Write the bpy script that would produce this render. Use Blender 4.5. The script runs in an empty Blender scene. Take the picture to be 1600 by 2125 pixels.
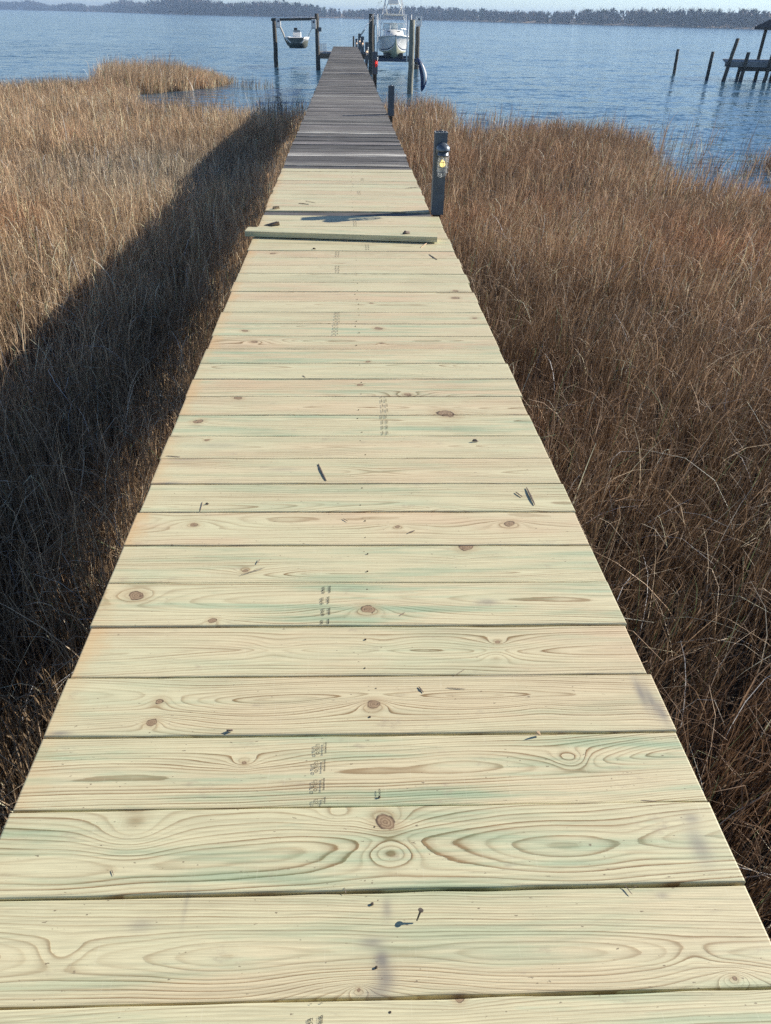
import bpy, bmesh, math, random
import numpy as np
from mathutils import Vector, Matrix
random.seed(7); rng = np.random.default_rng(7)
R = math.radians
S = bpy.context.scene
COL = S.collection

# ------------------------------------------------------------------ camera, world, sun, exposure
F_PX, CX, CY, CAMZ = 1498.6, 800.0, 1062.5, 1.42
M = Matrix(((0.99882029, -0.01056722, 0.04739589),      # rows: world X, Y, Z in (right, down, forward)
            (-0.04505917, -0.56554756, 0.82348384),
            (0.01810269, -0.82464798, -0.56535652)))
cam = bpy.data.cameras.new('camera'); cam_o = bpy.data.objects.new('camera', cam); COL.objects.link(cam_o)
cam.sensor_fit = 'VERTICAL'; cam.sensor_height = 36; cam.lens = 36 * F_PX / 2125
cam.clip_start = .05; cam.clip_end = 20000
rot = Matrix((tuple(M[i][0] for i in range(3)), tuple(-M[i][1] for i in range(3)), tuple(-M[i][2] for i in range(3)))).transposed()
cam_o.matrix_world = Matrix.Translation((0, 0, CAMZ)) @ rot.to_4x4()
S.camera = cam_o

SUN = Vector((1.80, .545, 1.0)).normalized()
EL, AZ = math.asin(SUN.z), math.atan2(SUN.x, SUN.y)
w = bpy.data.worlds.new('World'); S.world = w; w.use_nodes = True
wn = w.node_tree; bg = wn.nodes['Background']
sky = wn.nodes.new('ShaderNodeTexSky'); sky.sky_type = 'NISHITA'; sky.sun_disc = False
sky.sun_elevation = EL; sky.sun_rotation = AZ; sky.air_density = .8; sky.dust_density = .0; sky.ozone_density = 2.4; sky.altitude = 1200
wn.links.new(sky.outputs[0], bg.inputs[0]); bg.inputs[1].default_value = .088
sl = bpy.data.lights.new('sun', 'SUN'); sl.energy = 5.0; sl.angle = R(.55); sl.color = (1, .915, .79)
so = bpy.data.objects.new('sun', sl); COL.objects.link(so)
so.rotation_euler = SUN.to_track_quat('Z', 'Y').to_euler()
S.view_settings.view_transform = 'Standard'; S.view_settings.look = 'None'
S.view_settings.exposure = .66; S.view_settings.gamma = 1
S.cycles.use_denoising = False; S.cycles.max_bounces = 6; S.cycles.volume_bounces = 0; S.cycles.transparent_max_bounces = 8

def ray(px, py):
    return (M @ Vector((px - CX, py - CY, F_PX))).normalized()
def onz(px, py, z=0.0):            # point where a sight line meets a level plane
    v = ray(px, py); return Vector((0, 0, CAMZ)) + v * ((z - CAMZ) / v.z)
def ony(px, py, Y):                # point where it meets an upright plane across the pier
    v = ray(px, py); return Vector((0, 0, CAMZ)) + v * (Y / v.y)
WATER = -2.0

# ------------------------------------------------------------------ material helpers
def nmat(name):
    m = bpy.data.materials.new(name); m.use_nodes = True
    return m, m.node_tree, m.node_tree.nodes['Principled BSDF']
def N(nt, kind, **kw):
    n = nt.nodes.new('ShaderNode' + kind)
    for k, v in kw.items():
        if isinstance(v, dict):
            for a, b in v.items(): n.inputs[a].default_value = b
        else: setattr(n, k, v)
    return n
def math_(nt, op, a, b=None, c=None, clamp=False):
    n = nt.nodes.new('ShaderNodeMath'); n.operation = op; n.use_clamp = clamp
    for i, v in enumerate((a, b, c)):
        if v is None: continue
        if isinstance(v, (int, float)): n.inputs[i].default_value = v
        else: nt.links.new(v, n.inputs[i])
    return n.outputs[0]
def mixc(nt, f, a, b, blend='MIX'):
    n = nt.nodes.new('ShaderNodeMix'); n.data_type = 'RGBA'; n.blend_type = blend
    for s, v in ((n.inputs[0], f), (n.inputs[6], a), (n.inputs[7], b)):
        if isinstance(v, (int, float)): s.default_value = v
        elif isinstance(v, tuple): s.default_value = (*v[:3], 1)
        else: nt.links.new(v, s)
    return n.outputs[2]
def ramp(nt, f, pts):
    n = nt.nodes.new('ShaderNodeValToRGB'); cr = n.color_ramp
    while len(cr.elements) < len(pts): cr.elements.new(.5)
    for e, (p, c) in zip(cr.elements, pts):
        e.position = p; e.color = (c, c, c, 1) if isinstance(c, (int, float)) else (*c, 1)
    nt.links.new(f, n.inputs[0]); return n.outputs[0]
def smooth(nt, f, a, b, lo=0., hi=1.):
    n = nt.nodes.new('ShaderNodeMapRange'); n.interpolation_type = 'SMOOTHSTEP'
    for i, v in enumerate((a, b, lo, hi)): n.inputs[i + 1].default_value = v
    nt.links.new(f, n.inputs[0]); return n.outputs[0]
def noise(nt, vec, scale, detail=3, rough=.55, stretch=None, dim='3D', w=None):
    if stretch:
        mp = nt.nodes.new('ShaderNodeMapping'); mp.inputs['Scale'].default_value = stretch
        nt.links.new(vec, mp.inputs[0]); vec = mp.outputs[0]
    n = nt.nodes.new('ShaderNodeTexNoise'); n.noise_dimensions = dim
    n.inputs['Scale'].default_value = scale; n.inputs['Detail'].default_value = detail; n.inputs['Roughness'].default_value = rough
    if dim == '1D': nt.links.new(w, n.inputs['W'])
    else: nt.links.new(vec, n.inputs['Vector'])
    return n.outputs['Fac']
def bump(nt, bs, h, strength=.3, dist=.01):
    n = nt.nodes.new('ShaderNodeBump'); n.inputs['Strength'].default_value = strength; n.inputs['Distance'].default_value = dist
    nt.links.new(h, n.inputs['Height']); nt.links.new(n.outputs[0], bs.inputs['Normal'])

def simple(name, col, rough=.55, metal=0, var=.25, scale=6, grime=None, bumpy=0, stretch=None):
    m, nt, bs = nmat(name)
    tc = N(nt, 'TexCoord').outputs['Object']
    f = noise(nt, tc, scale, 4, .6, stretch)
    f = smooth(nt, f, .3, .7)
    dark = tuple(c * (1 - var) for c in col); lite = tuple(min(1, c * (1 + var * .6)) for c in col)
    c = mixc(nt, f, dark, lite)
    if grime:
        g = smooth(nt, noise(nt, tc, scale * 2.7, 5, .65, stretch), .52, .68)
        c = mixc(nt, math_(nt, 'MULTIPLY', g, .7), c, grime)
    nt.links.new(c, bs.inputs['Base Color'])
    bs.inputs['Roughness'].default_value = rough; bs.inputs['Metallic'].default_value = metal
    if bumpy: bump(nt, bs, f, .5, bumpy)
    return m

def wood_new():
    m, nt, bs = nmat('treated_pine')
    A = lambda n: N(nt, 'Attribute', attribute_name=n)
    ph, kn = A('phase').outputs['Fac'], A('knot').outputs['Fac']
    tint = N(nt, 'SeparateColor'); nt.links.new(A('tint').outputs['Color'], tint.inputs[0])
    bco = A('bco').outputs['Vector']
    sx = N(nt, 'SeparateXYZ'); nt.links.new(bco, sx.inputs[0])
    p = math_(nt, 'ADD', ph, math_(nt, 'MULTIPLY', noise(nt, bco, 1, 4, .6, (7, 55, 1)), .55))
    fr = math_(nt, 'FRACT', p); fl = math_(nt, 'FLOOR', p)
    late = ramp(nt, fr, [(0, .35), (.06, .10), (.35, .05), (.68, .32), (.88, 1), (.97, .95), (1, .35)])
    wgt = smooth(nt, noise(nt, None, 3.71, 0, .5, dim='1D', w=fl), .3, .7, .4, 1.15)
    patch = smooth(nt, noise(nt, bco, 1, 3, .5, (2.2, 9, 1)), .3, .7, .45, 1.1)
    flat = smooth(nt, noise(nt, bco, 1, 3, .6, (1.4, 16, 2)), .60, .72, 0, .18)
    late = math_(nt, 'ADD', math_(nt, 'MULTIPLY', late, wgt), flat)
    late = math_(nt, 'MULTIPLY', late, math_(nt, 'MULTIPLY', patch, tint.outputs[2]))
    big = smooth(nt, noise(nt, bco, 1, 3, .5, (1.6, 7, 1)), .3, .7)
    early = mixc(nt, math_(nt, 'MULTIPLY', big, tint.outputs[0]), (.66, .625, .405), (.69, .54, .355))
    gm = smooth(nt, noise(nt, bco, 1, 4, .6, (1.8, 24, 1.7)), .45, .70)
    gm = math_(nt, 'MULTIPLY', gm, tint.outputs[1])
    lc = mixc(nt, gm, (.29, .195, .095), (.17, .215, .115))
    c = mixc(nt, gm, early, (.42, .50, .33))
    strong = smooth(nt, noise(nt, bco, 1, 5, .65, (4.5, 34, 5.1)), .62, .72)
    c = mixc(nt, math_(nt, 'MULTIPLY', strong, math_(nt, 'MULTIPLY', tint.outputs[1], .30)), c, (.36, .51, .36))
    c = mixc(nt, math_(nt, 'MULTIPLY', late, 1.0, clamp=True), c, lc)
    fib = noise(nt, bco, 1, 3, .7, (14, 700, 1))
    c = mixc(nt, 1, c, ramp(nt, fib, [(.25, .80), (.75, 1.10)]), 'MULTIPLY')
    fine = noise(nt, bco, 1, 2, .6, (4, 240, 2))
    c = mixc(nt, 1, c, ramp(nt, fine, [(.32, .88), (.55, 1.05), (.8, 1.09)]), 'MULTIPLY')
    # scuffs, dirt and small resin specks
    sc = smooth(nt, noise(nt, bco, 1, 5, .7, (9, 20, 9)), .60, .76)
    c = mixc(nt, math_(nt, 'MULTIPLY', sc, .5), c, (.33, .27, .2))
    sp = smooth(nt, noise(nt, bco, 95, 2, .5, (.7, 1.6, 1)), .715, .76)
    c = mixc(nt, math_(nt, 'MULTIPLY', sp, .75), c, (.13, .09, .06))
    stn = math_(nt, 'MULTIPLY', A('stain').outputs['Fac'], smooth(nt, noise(nt, bco, 1, 4, .6, (10, 22, 3)), .12, .5))
    c = mixc(nt, math_(nt, 'MULTIPLY', stn, .85, clamp=True), c, (.20, .185, .17))
    # fine saw scratches across the board
    sw = smooth(nt, noise(nt, bco, 1, 2, .6, (330, 9, 3)), .62, .75)
    c = mixc(nt, math_(nt, 'MULTIPLY', sw, .12), c, (.85, .82, .65))
    # warm freshly cut ends
    en = smooth(nt, math_(nt, 'ADD', sx.outputs[0], math_(nt, 'MULTIPLY', noise(nt, bco, 12, 3), .12)), .07, .14, 1, 0)
    c = mixc(nt, math_(nt, 'MULTIPLY', en, math_(nt, 'MULTIPLY', tint.outputs[0], .6)), c, (.62, .40, .19))
    # knots: halo, rim and ringed heart
    kd = math_(nt, 'ADD', kn, math_(nt, 'MULTIPLY', math_(nt, 'SUBTRACT', noise(nt, bco, 60, 3), .5), .35))
    halo = smooth(nt, kd, 1.0, 2.6, .35, 0)
    c = mixc(nt, halo, c, (.40, .27, .14))
    kr = math_(nt, 'FRACT', math_(nt, 'MULTIPLY', kd, 3.3))
    kc = mixc(nt, kr, (.43, .32, .20), (.20, .13, .075))
    kc = mixc(nt, smooth(nt, noise(nt, bco, 42, 3), .50, .68, 0, .6), kc, (.24, .16, .10))
    kc = mixc(nt, smooth(nt, noise(nt, bco, 1, 3, .5, (60, 150, 9)), .62, .68), kc, (.05, .035, .03))
    c = mixc(nt, smooth(nt, kd, .9, 1.02, 1, 0), c, kc)
    rim = math_(nt, 'MULTIPLY', smooth(nt, kd, .82, .95), smooth(nt, kd, .98, 1.12, 1, 0))
    rim = math_(nt, 'MULTIPLY', rim, smooth(nt, noise(nt, bco, 34, 3), .38, .58))
    c = mixc(nt, math_(nt, 'MULTIPLY', rim, .9), c, (.07, .042, .03))
    nt.links.new(c, bs.inputs['Base Color']); bs.inputs['Roughness'].default_value = .52
    bs.inputs['Specular IOR Level'].default_value = .42
    h = math_(nt, 'ADD', math_(nt, 'MULTIPLY', late, .8), math_(nt, 'MULTIPLY', fib, .6))
    bump(nt, bs, h, .55, .0011)
    return m

def wood_old():
    m, nt, bs = nmat('weathered_wood')
    bco = N(nt, 'Attribute', attribute_name='bco').outputs['Vector']
    tint = N(nt, 'Attribute', attribute_name='tint').outputs['Color']
    f = smooth(nt, noise(nt, bco, 1, 5, .7, (1.6, 90, 1)), .35, .65)
    c = mixc(nt, f, (.052, .048, .046), (.22, .21, .20))
    st = smooth(nt, noise(nt, bco, 1, 4, .6, (1.2, 38, 3)), .56, .66)
    c = mixc(nt, math_(nt, 'MULTIPLY', st, .8), c, (.46, .44, .41))
    d = smooth(nt, noise(nt, bco, 1, 4, .6, (3, 20, 7)), .55, .75)
    c = mixc(nt, math_(nt, 'MULTIPLY', d, .7), c, (.06, .05, .05))
    c = mixc(nt, 1, c, tint, 'MULTIPLY')
    sp = smooth(nt, noise(nt, bco, 60, 2), .70, .76)
    c = mixc(nt, sp, c, (.5, .5, .48))
    nt.links.new(c, bs.inputs['Base Color']); bs.inputs['Roughness'].default_value = .75
    bump(nt, bs, f, .5, .002)
    return m

MAT = dict(
    pine=wood_new(), old_or_shade=wood_old(),
    frame=simple('framing_timber', (.20, .15, .10), .8, 0, .35, 9, (.08, .07, .05), .004, (1, 1, 8)),
    piling=simple('piling_timber', (.095, .085, .07), .85, 0, .4, 5, (.045, .05, .045), .01, (6, 6, .8)),
    piling_pale=simple('pale_piling_timber', (.27, .27, .22), .85, 0, .35, 5, (.12, .13, .11), .01, (6, 6, .8)),
    post=simple('slate_paint', (.105, .128, .15), .55, 0, .2, 14, (.075, .09, .105), .001),
    post_edge=simple('chipped_edge', (.42, .45, .47), .6, 0, .3, 60),
    lampmetal=simple('lamp_casting', (.15, .175, .20), .38, .55, .2, 30, (.25, .27, .29)),
    wire=simple('wire', (.16, .18, .20), .4, .7, .2, 30),
    dark=simple('dark_rubber', (.03, .032, .036), .6, 0, .2, 20),
    white=simple('white_gelcoat', (.86, .86, .84), .28, 0, .05, 3),
    offwhite=simple('aged_white_plastic', (.68, .70, .70), .45, 0, .12, 5, (.42, .43, .42)),
    cream=simple('cream_bottom_paint', (.50, .50, .36), .6, 0, .15, 3, (.36, .36, .26)),
    greybottom=simple('grey_bottom_paint', (.15, .17, .15), .7, 0, .2, 3, (.09, .1, .09)),
    stripe=simple('navy_stripe', (.03, .05, .10), .35, 0, .1, 5),
    navy=simple('navy_hull', (.022, .04, .12), .3, 0, .25, 4),
    alu=simple('aluminium_tube', (.74, .76, .78), .3, .35, .06, 8),
    canvas=simple('pale_canvas', (.62, .61, .52), .8, 0, .08, 6),
    glassdark=simple('tinted_screen', (.10, .14, .17), .12, 0, .15, 4),
    strap=simple('webbing', (.55, .52, .46), .8, 0, .2, 20),
    roof=simple('brown_shingle', (.10, .08, .07), .85, 0, .3, 4, (.05, .045, .04), .01),
    greydeck=simple('grey_boards', (.30, .30, .30), .8, 0, .25, 3, (.16, .16, .16), 0, (1, 8, 1)),
    wall=simple('white_siding', (.78, .76, .72), .6, 0, .06, .4),
    houseroof=simple('house_roof', (.17, .16, .16), .8, 0, .2, .5),
    window=simple('dark_window', (.05, .06, .08), .15, 0, .1, .5),
    blind=simple('blind_reed', (.12, .085, .05), .9, 0, .3, 1),
    chip=simple('weathered_splinter', (.21, .16, .13), .8, 0, .5, 70, (.30, .25, .2)),
    chip_pale=simple('fresh_splinter', (.52, .37, .24), .7, 0, .3, 60, (.3, .2, .13)),
    screw=simple('screw_steel', (.13, .105, .08), .45, .6, .4, 120),
    ink=simple('stamp_ink', (.03, .032, .03), .8, 0, .6, 300),
)
def glass(name, col=(1, 1, 1), rough=.02):
    m, nt, bs = nmat(name)
    bs.inputs['Base Color'].default_value = (*col, 1); bs.inputs['Roughness'].default_value = rough
    bs.inputs['Transmission Weight'].default_value = 1; bs.inputs['IOR'].default_value = 1.2
    return m
def lit(name, col, strength):
    m, nt, bs = nmat(name)
    bs.inputs['Base Color'].default_value = (*col, 1)
    bs.inputs['Emission Color'].default_value = (*col, 1); bs.inputs['Emission Strength'].default_value = strength
    return m
def thin_glass(name, col, mixf=.16):
    m, nt, bs = nmat(name); bs.inputs['Base Color'].default_value = (*col, 1); bs.inputs['Roughness'].default_value = .04; bs.inputs['Metallic'].default_value = .0
    tr = nt.nodes.new('ShaderNodeBsdfTransparent'); tr.inputs[0].default_value = (*[.5 + .5 * c for c in col], 1)
    mx = nt.nodes.new('ShaderNodeMixShader'); mx.inputs[0].default_value = mixf
    nt.links.new(tr.outputs[0], mx.inputs[1]); nt.links.new(bs.outputs[0], mx.inputs[2]); nt.links.new(mx.outputs[0], nt.nodes['Material Output'].inputs['Surface']); return m
MAT['jar'] = thin_glass('jar_glass', (.85, .88, .9), .22); MAT['jar_red'] = thin_glass('red_jar_glass', (1, .12, .08), .4)
MAT['bulb'] = lit('yellow_bulb', (1, .74, .22), 1.0); MAT['bulb_red'] = lit('red_bulb', (1, .06, .03), 1.5)
MAT['bulb_warm'] = lit('warm_bulb', (1, .62, .35), 1.6)

# ------------------------------------------------------------------ mesh helpers
class MB:
    def __init__(s): s.v = []; s.f = []
    def add(s, vs, fs):
        o = len(s.v); s.v += [tuple(v) for v in vs]; s.f += [tuple(i + o for i in f) for f in fs]; return s
    def box(s, x0, y0, z0, x1, y1, z1, bev=0):
        if bev <= 0:
            return s.add([(x, y, z) for z in (z0, z1) for y in (y0, y1) for x in (x0, x1)],
                  [(0, 2, 3, 1), (4, 5, 7, 6), (0, 1, 5, 4), (2, 6, 7, 3), (0, 4, 6, 2), (1, 3, 7, 5)])
        bm = bmesh.new(); bmesh.ops.create_cube(bm, size=1)
        for v in bm.verts: v.co = Vector(((x0 + x1) / 2 + v.co.x * (x1 - x0), (y0 + y1) / 2 + v.co.y * (y1 - y0), (z0 + z1) / 2 + v.co.z * (z1 - z0)))
        bmesh.ops.bevel(bm, geom=bm.edges[:], offset=bev, segments=2, affect='EDGES', profile=.5)
        bm.verts.index_update(); s.add([v.co for v in bm.verts], [[v.index for v in f.verts] for f in bm.faces]); bm.free(); return s
    def rings(s, rings, cap=True):
        n = len(rings[0]); o = len(s.v)
        for r in rings: s.v += [tuple(p) for p in r]
        for i in range(len(rings) - 1):
            for j in range(n):
                k = (j + 1) % n
                s.f.append((o + i * n + j, o + i * n + k, o + (i + 1) * n + k, o + (i + 1) * n + j))
        if cap:
            s.f.append(tuple(o + j for j in reversed(range(n)))); e = o + (len(rings) - 1) * n
            s.f.append(tuple(e + j for j in range(n)))
        return s
    def tube(s, pts, r, n=8, r1=None):
        pts = [Vector(p) for p in pts]; rr = []
        up = Vector((0, 0, 1))
        for i, p in enumerate(pts):
            d = (pts[min(i + 1, len(pts) - 1)] - pts[max(i - 1, 0)]).normalized()
            a = up if abs(d.z) < .9 else Vector((1, 0, 0))
            u = d.cross(a).normalized(); v = d.cross(u)
            q = r if r1 is None else r + (r1 - r) * i / (len(pts) - 1)
            rr.append([p + (u * math.cos(t) + v * math.sin(t)) * q for t in [2 * math.pi * k / n for k in range(n)]])
        return s.rings(rr)
    def lathe(s, cx, cy, prof, n=20, sx=1, sy=1):
        return s.rings([[(cx + r * sx * math.cos(2 * math.pi * k / n), cy + r * sy * math.sin(2 * math.pi * k / n), z) for k in range(n)] for r, z in prof])
    def log(s, x, y, z0, z1, r0, r1, lean=(0, 0), n=14, seed=0):   # a slightly crooked pole
        g = random.Random(seed); K = 9; rr = []
        for i in range(K + 1):
            t = i / K; q = r0 + (r1 - r0) * t
            ox = x + lean[0] * t + g.uniform(-.1, .1) * q; oy = y + lean[1] * t + g.uniform(-.1, .1) * q
            rr.append([(ox + q * (1 + .05 * math.sin(3 * a + seed)) * math.cos(a), oy + q * math.sin(a), z0 + (z1 - z0) * t)
                       for a in [2 * math.pi * k / n for k in range(n)]])
        return s.rings(rr)
    def build(s, name, mat, parent=None, smooth=False):
        me = bpy.data.meshes.new(name); me.from_pydata(s.v, [], s.f); me.update()
        if mat: me.materials.append(MAT[mat] if isinstance(mat, str) else mat)
        if smooth:
            me.polygons.foreach_set('use_smooth', [len(p.vertices) <= 4 for p in me.polygons])
        o = bpy.data.objects.new(name, me); COL.objects.link(o)
        if parent: o.parent = parent; o.matrix_parent_inverse = Matrix.Translation(-parent.location)
        return o
def tag(o, label=None, cat=None, group=None, kind=None):
    for k, v in (('label', label), ('category', cat), ('group', group), ('kind', kind)):
        if v: o[k] = v
    return o
def thing(name, loc, label, cat, group=None):
    o = bpy.data.objects.new(name, None); o.empty_display_size = .2; o.location = loc; COL.objects.link(o)
    return tag(o, label, cat, group)
def copy_tree(o, parent=None):
    c = o.copy(); COL.objects.link(c)
    if parent: c.parent = parent
    for ch in list(o.children): copy_tree(ch, c)
    return c

# ------------------------------------------------------------------ water, mud, far shore, haze
def plane(name, x0, y0, x1, y1, z, mat):
    return MB().add([(x0, y0, z), (x1, y0, z), (x1, y1, z), (x0, y1, z)], [(0, 1, 2, 3)]).build(name, mat)
wm, nt, bs = nmat('water')
tc = N(nt, 'TexCoord').outputs['Object']
big = smooth(nt, noise(nt, tc, 1, 3, .5, (.006, .012, 1)), .35, .65)
nt.links.new(mixc(nt, big, (.040, .108, .175), (.050, .122, .195)), bs.inputs['Base Color'])
bs.inputs['Roughness'].default_value = .10; bs.inputs['IOR'].default_value = 1.333
def wavevec(scale, stretch, detail, amp):
    mp = nt.nodes.new('ShaderNodeMapping'); mp.inputs['Scale'].default_value = stretch; mp.inputs['Rotation'].default_value = (0, 0, R(-14)); nt.links.new(tc, mp.inputs[0])
    n = nt.nodes.new('ShaderNodeTexNoise'); n.inputs['Scale'].default_value = scale; n.inputs['Detail'].default_value = detail; n.inputs['Roughness'].default_value = .6
    nt.links.new(mp.outputs[0], n.inputs['Vector'])
    v = nt.nodes.new('ShaderNodeVectorMath'); v.operation = 'SUBTRACT'; v.inputs[1].default_value = (.5, .5, .5); nt.links.new(n.outputs['Color'], v.inputs[0])
    w_ = nt.nodes.new('ShaderNodeVectorMath'); w_.operation = 'MULTIPLY'; w_.inputs[1].default_value = (amp * .7, amp, 0); nt.links.new(v.outputs[0], w_.inputs[0]); return w_.outputs[0]
def vadd(a, b):
    v = nt.nodes.new('ShaderNodeVectorMath'); v.operation = 'ADD'
    for i_, q in enumerate((a, b)):
        if isinstance(q, tuple): v.inputs[i_].default_value = q
        else: nt.links.new(q, v.inputs[i_])
    return v.outputs[0]
wv = vadd(vadd(wavevec(1, (.22, .55, 1), 2, .42), wavevec(1, (1.1, 2.8, 1), 2, .74)), wavevec(1, (5.5, 11.0, 1), 2, .66))
calm = smooth(nt, noise(nt, tc, 1, 3, .5, (.012, .05, 1)), .3, .7, .7, 1.1)
sc_ = nt.nodes.new('ShaderNodeVectorMath'); sc_.operation = 'SCALE'; nt.links.new(wv, sc_.inputs[0]); nt.links.new(calm, sc_.inputs['Scale'])
nv = nt.nodes.new('ShaderNodeVectorMath'); nv.operation = 'NORMALIZE'; nt.links.new(vadd(sc_.outputs[0], (0, 0, 1)), nv.inputs[0])
nt.links.new(nv.outputs[0], bs.inputs['Normal'])
tag(plane('water', -6000, -60, 6000, 5600, WATER, wm), kind='structure')

LEFT = [(-.62, -3), (-.62, 31.5), (-1.5, 31.2), (-3.0, 32.4), (-4.0, 31.2), (-5.6, 32.2), (-7.5, 33.2), (-9.0, 36.0), (-9.8, 40.0), (-11.8, 42.0), (-13.8, 42.5), (-17, 40.4), (-26, 41), (-26, -3)]
CLUMP = [(-12.0, 39.4), (-10.8, 40.8), (-9.0, 42.8), (-7.3, 46.3), (-6.3, 50.3), (-9.4, 52.5), (-14.8, 52), (-13.7, 46), (-12.6, 42)]
RIGHT = [(.67, -3), (.67, 34), (1.9, 34.6), (3.8, 35.6), (4.5, 33.6), (4.3, 30.0), (3.7, 27.4), (5, 27), (6.8, 29.4), (9, 28.2), (9.6, 24.5), (8.8, 20.9), (8.5, 19.3), (9.3, 18.4), (10.2, 17.2), (12.5, 16.0), (19, 14.5), (19, -3)]
SPARSE = [([(4.2, 28.0), (4.6, 34), (7.5, 36), (8, 30), (6.6, 29.6), (5, 27.4)], 26, .9), ([(8.2, 19), (9.6, 24), (12.6, 24), (14.2, 18.6), (10.6, 15.4)], 45, .9),
          ([(6.6, 29), (9, 28), (9.6, 24.5), (8.8, 21), (8.5, 19.3), (10.2, 17.2), (13, 16), (13.5, 17.5), (11, 19), (11, 25), (9.5, 30), (6.8, 31)], 22, 1.4), ([(-12.0, 39.4), (-12.6, 42), (-13.7, 46), (-16, 46), (-17.5, 41), (-13.5, 39)], 70, 1.05), ([(-7.2, 46.5), (-6.2, 50), (-3.6, 48.5), (-4.6, 45.5)], 34, .9), ([(9.8, 27), (13, 30), (15.5, 23), (12, 22)], 6, 1.2), ([(11.2, 19.4), (12.6, 24.5), (15.6, 25), (15.4, 18.0)], 260, .95),
          ([(-1.3, 33), (-4, 34), (-4, 38), (-1.3, 37)], 40, 1.0), ([(-8, 35), (-5.6, 34), (-4, 34), (-4.6, 39), (-6, 40)], 16, .8), ([(-26, 40), (-14, 39), (-14, 44), (-26, 45)], 22, 1.1)]
def inside(poly, P):
    x, y = P[:, 0], P[:, 1]; r = np.zeros(len(P), bool); n = len(poly)
    for i in range(n):
        x0, y0 = poly[i]; x1, y1 = poly[(i + 1) % n]
        c = ((y0 > y) != (y1 > y)) & (x < (x1 - x0) * (y - y0) / (y1 - y0 + 1e-12) + x0); r ^= c
    return r
def pdist(poly, P):
    d = np.full(len(P), 1e9); n = len(poly)
    for i in range(n):
        a = np.array(poly[i]); b = np.array(poly[(i + 1) % n]); ab = b - a
        t = np.clip(((P - a) @ ab) / (ab @ ab), 0, 1); d = np.minimum(d, np.hypot(*(P - a - t[:, None] * ab).T))
    return d
def snoise(P, s, seed):     # cheap smooth 2-D value noise in numpy
    g = np.random.default_rng(seed).random((64, 64)); q = P * s; i = np.floor(q).astype(int); f = q - i; f = f * f * (3 - 2 * f)
    a = g[i[:, 0] % 64, i[:, 1] % 64]; b = g[(i[:, 0] + 1) % 64, i[:, 1] % 64]; c = g[i[:, 0] % 64, (i[:, 1] + 1) % 64]; d = g[(i[:, 0] + 1) % 64, (i[:, 1] + 1) % 64]
    return (a * (1 - f[:, 0]) + b * f[:, 0]) * (1 - f[:, 1]) + (c * (1 - f[:, 0]) + d * f[:, 0]) * f[:, 1]
# mud sheet of the marsh: rises just above the water inside the grass outlines
gx = np.arange(-30, 24.01, .5); gy = np.arange(-6, 56.01, .5)
X, Y = np.meshgrid(gx, gy); P = np.stack([X.ravel(), Y.ravel()], 1)
allp = [LEFT, CLUMP, RIGHT, [(-.9, -3), (.9, -3), (.9, 33), (-.9, 33)]]
sd = np.full(len(P), 9.)
for pl in allp:
    d = pdist(pl, P); sd = np.minimum(sd, np.where(inside(pl, P), -d, d))
Z = WATER - .07 - np.clip(sd, -1.2, 1.5) * .14 + (snoise(P, .9, 3) - .5) * .07
nx, ny = len(gx), len(gy)
mud = MB(); mud.v = [(float(a), float(b), float(c)) for a, b, c in zip(P[:, 0], P[:, 1], Z)]
mud.f = [(j * nx + i, j * nx + i + 1, (j + 1) * nx + i + 1, (j + 1) * nx + i) for j in range(ny - 1) for i in range(nx - 1)]
mm, nt, bs = nmat('marsh_mud'); tc = N(nt, 'TexCoord').outputs['Object']
f = noise(nt, tc, 7, 6, .7)
nt.links.new(ramp(nt, f, [(.3, (.016, .014, .013)), (.6, (.045, .038, .03)), (.8, (.09, .07, .05))]), bs.inputs['Base Color'])
bs.inputs['Roughness'].default_value = .85; bs.inputs['Specular IOR Level'].default_value = .15; bump(nt, bs, f, .8, .04)
tag(mud.build('mud_flat', mm, smooth=True), kind='structure')

SHORE = [(-2600, 3300), (-1700, 3200), (-1150, 3150), (-900, 2850), (-650, 2500), (-281, 1640), (-144, 1500), (-15, 1480), (145, 1439), (214, 1162), (280, 1042), (343, 895), (391, 783), (455, 673), (640, 480), (1000, 420)]
land = MB(); n = len(SHORE)
rows = [(0, -2.25), (3, -1.5), (14, -1.2), (60, 1.5), (600, 6)]
for off, z in rows:
    for x, y in SHORE:
        k = 1 + off / math.hypot(x, y); land.v.append((x * k, y * k, z))
land.f = [(r * n + i, r * n + i + 1, (r + 1) * n + i + 1, (r + 1) * n + i) for r in range(len(rows) - 1) for i in range(n - 1)]
lm, nt, bs = nmat('shore_ground'); tc = N(nt, 'TexCoord').outputs['Object']
nt.links.new(ramp(nt, noise(nt, tc, .03, 4), [(.35, (.20, .15, .10)), (.65, (.33, .25, .17))]), bs.inputs['Base Color'])
bs.inputs['Roughness'].default_value = .9
tag(land.build('far_shore', lm), kind='structure')

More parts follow.
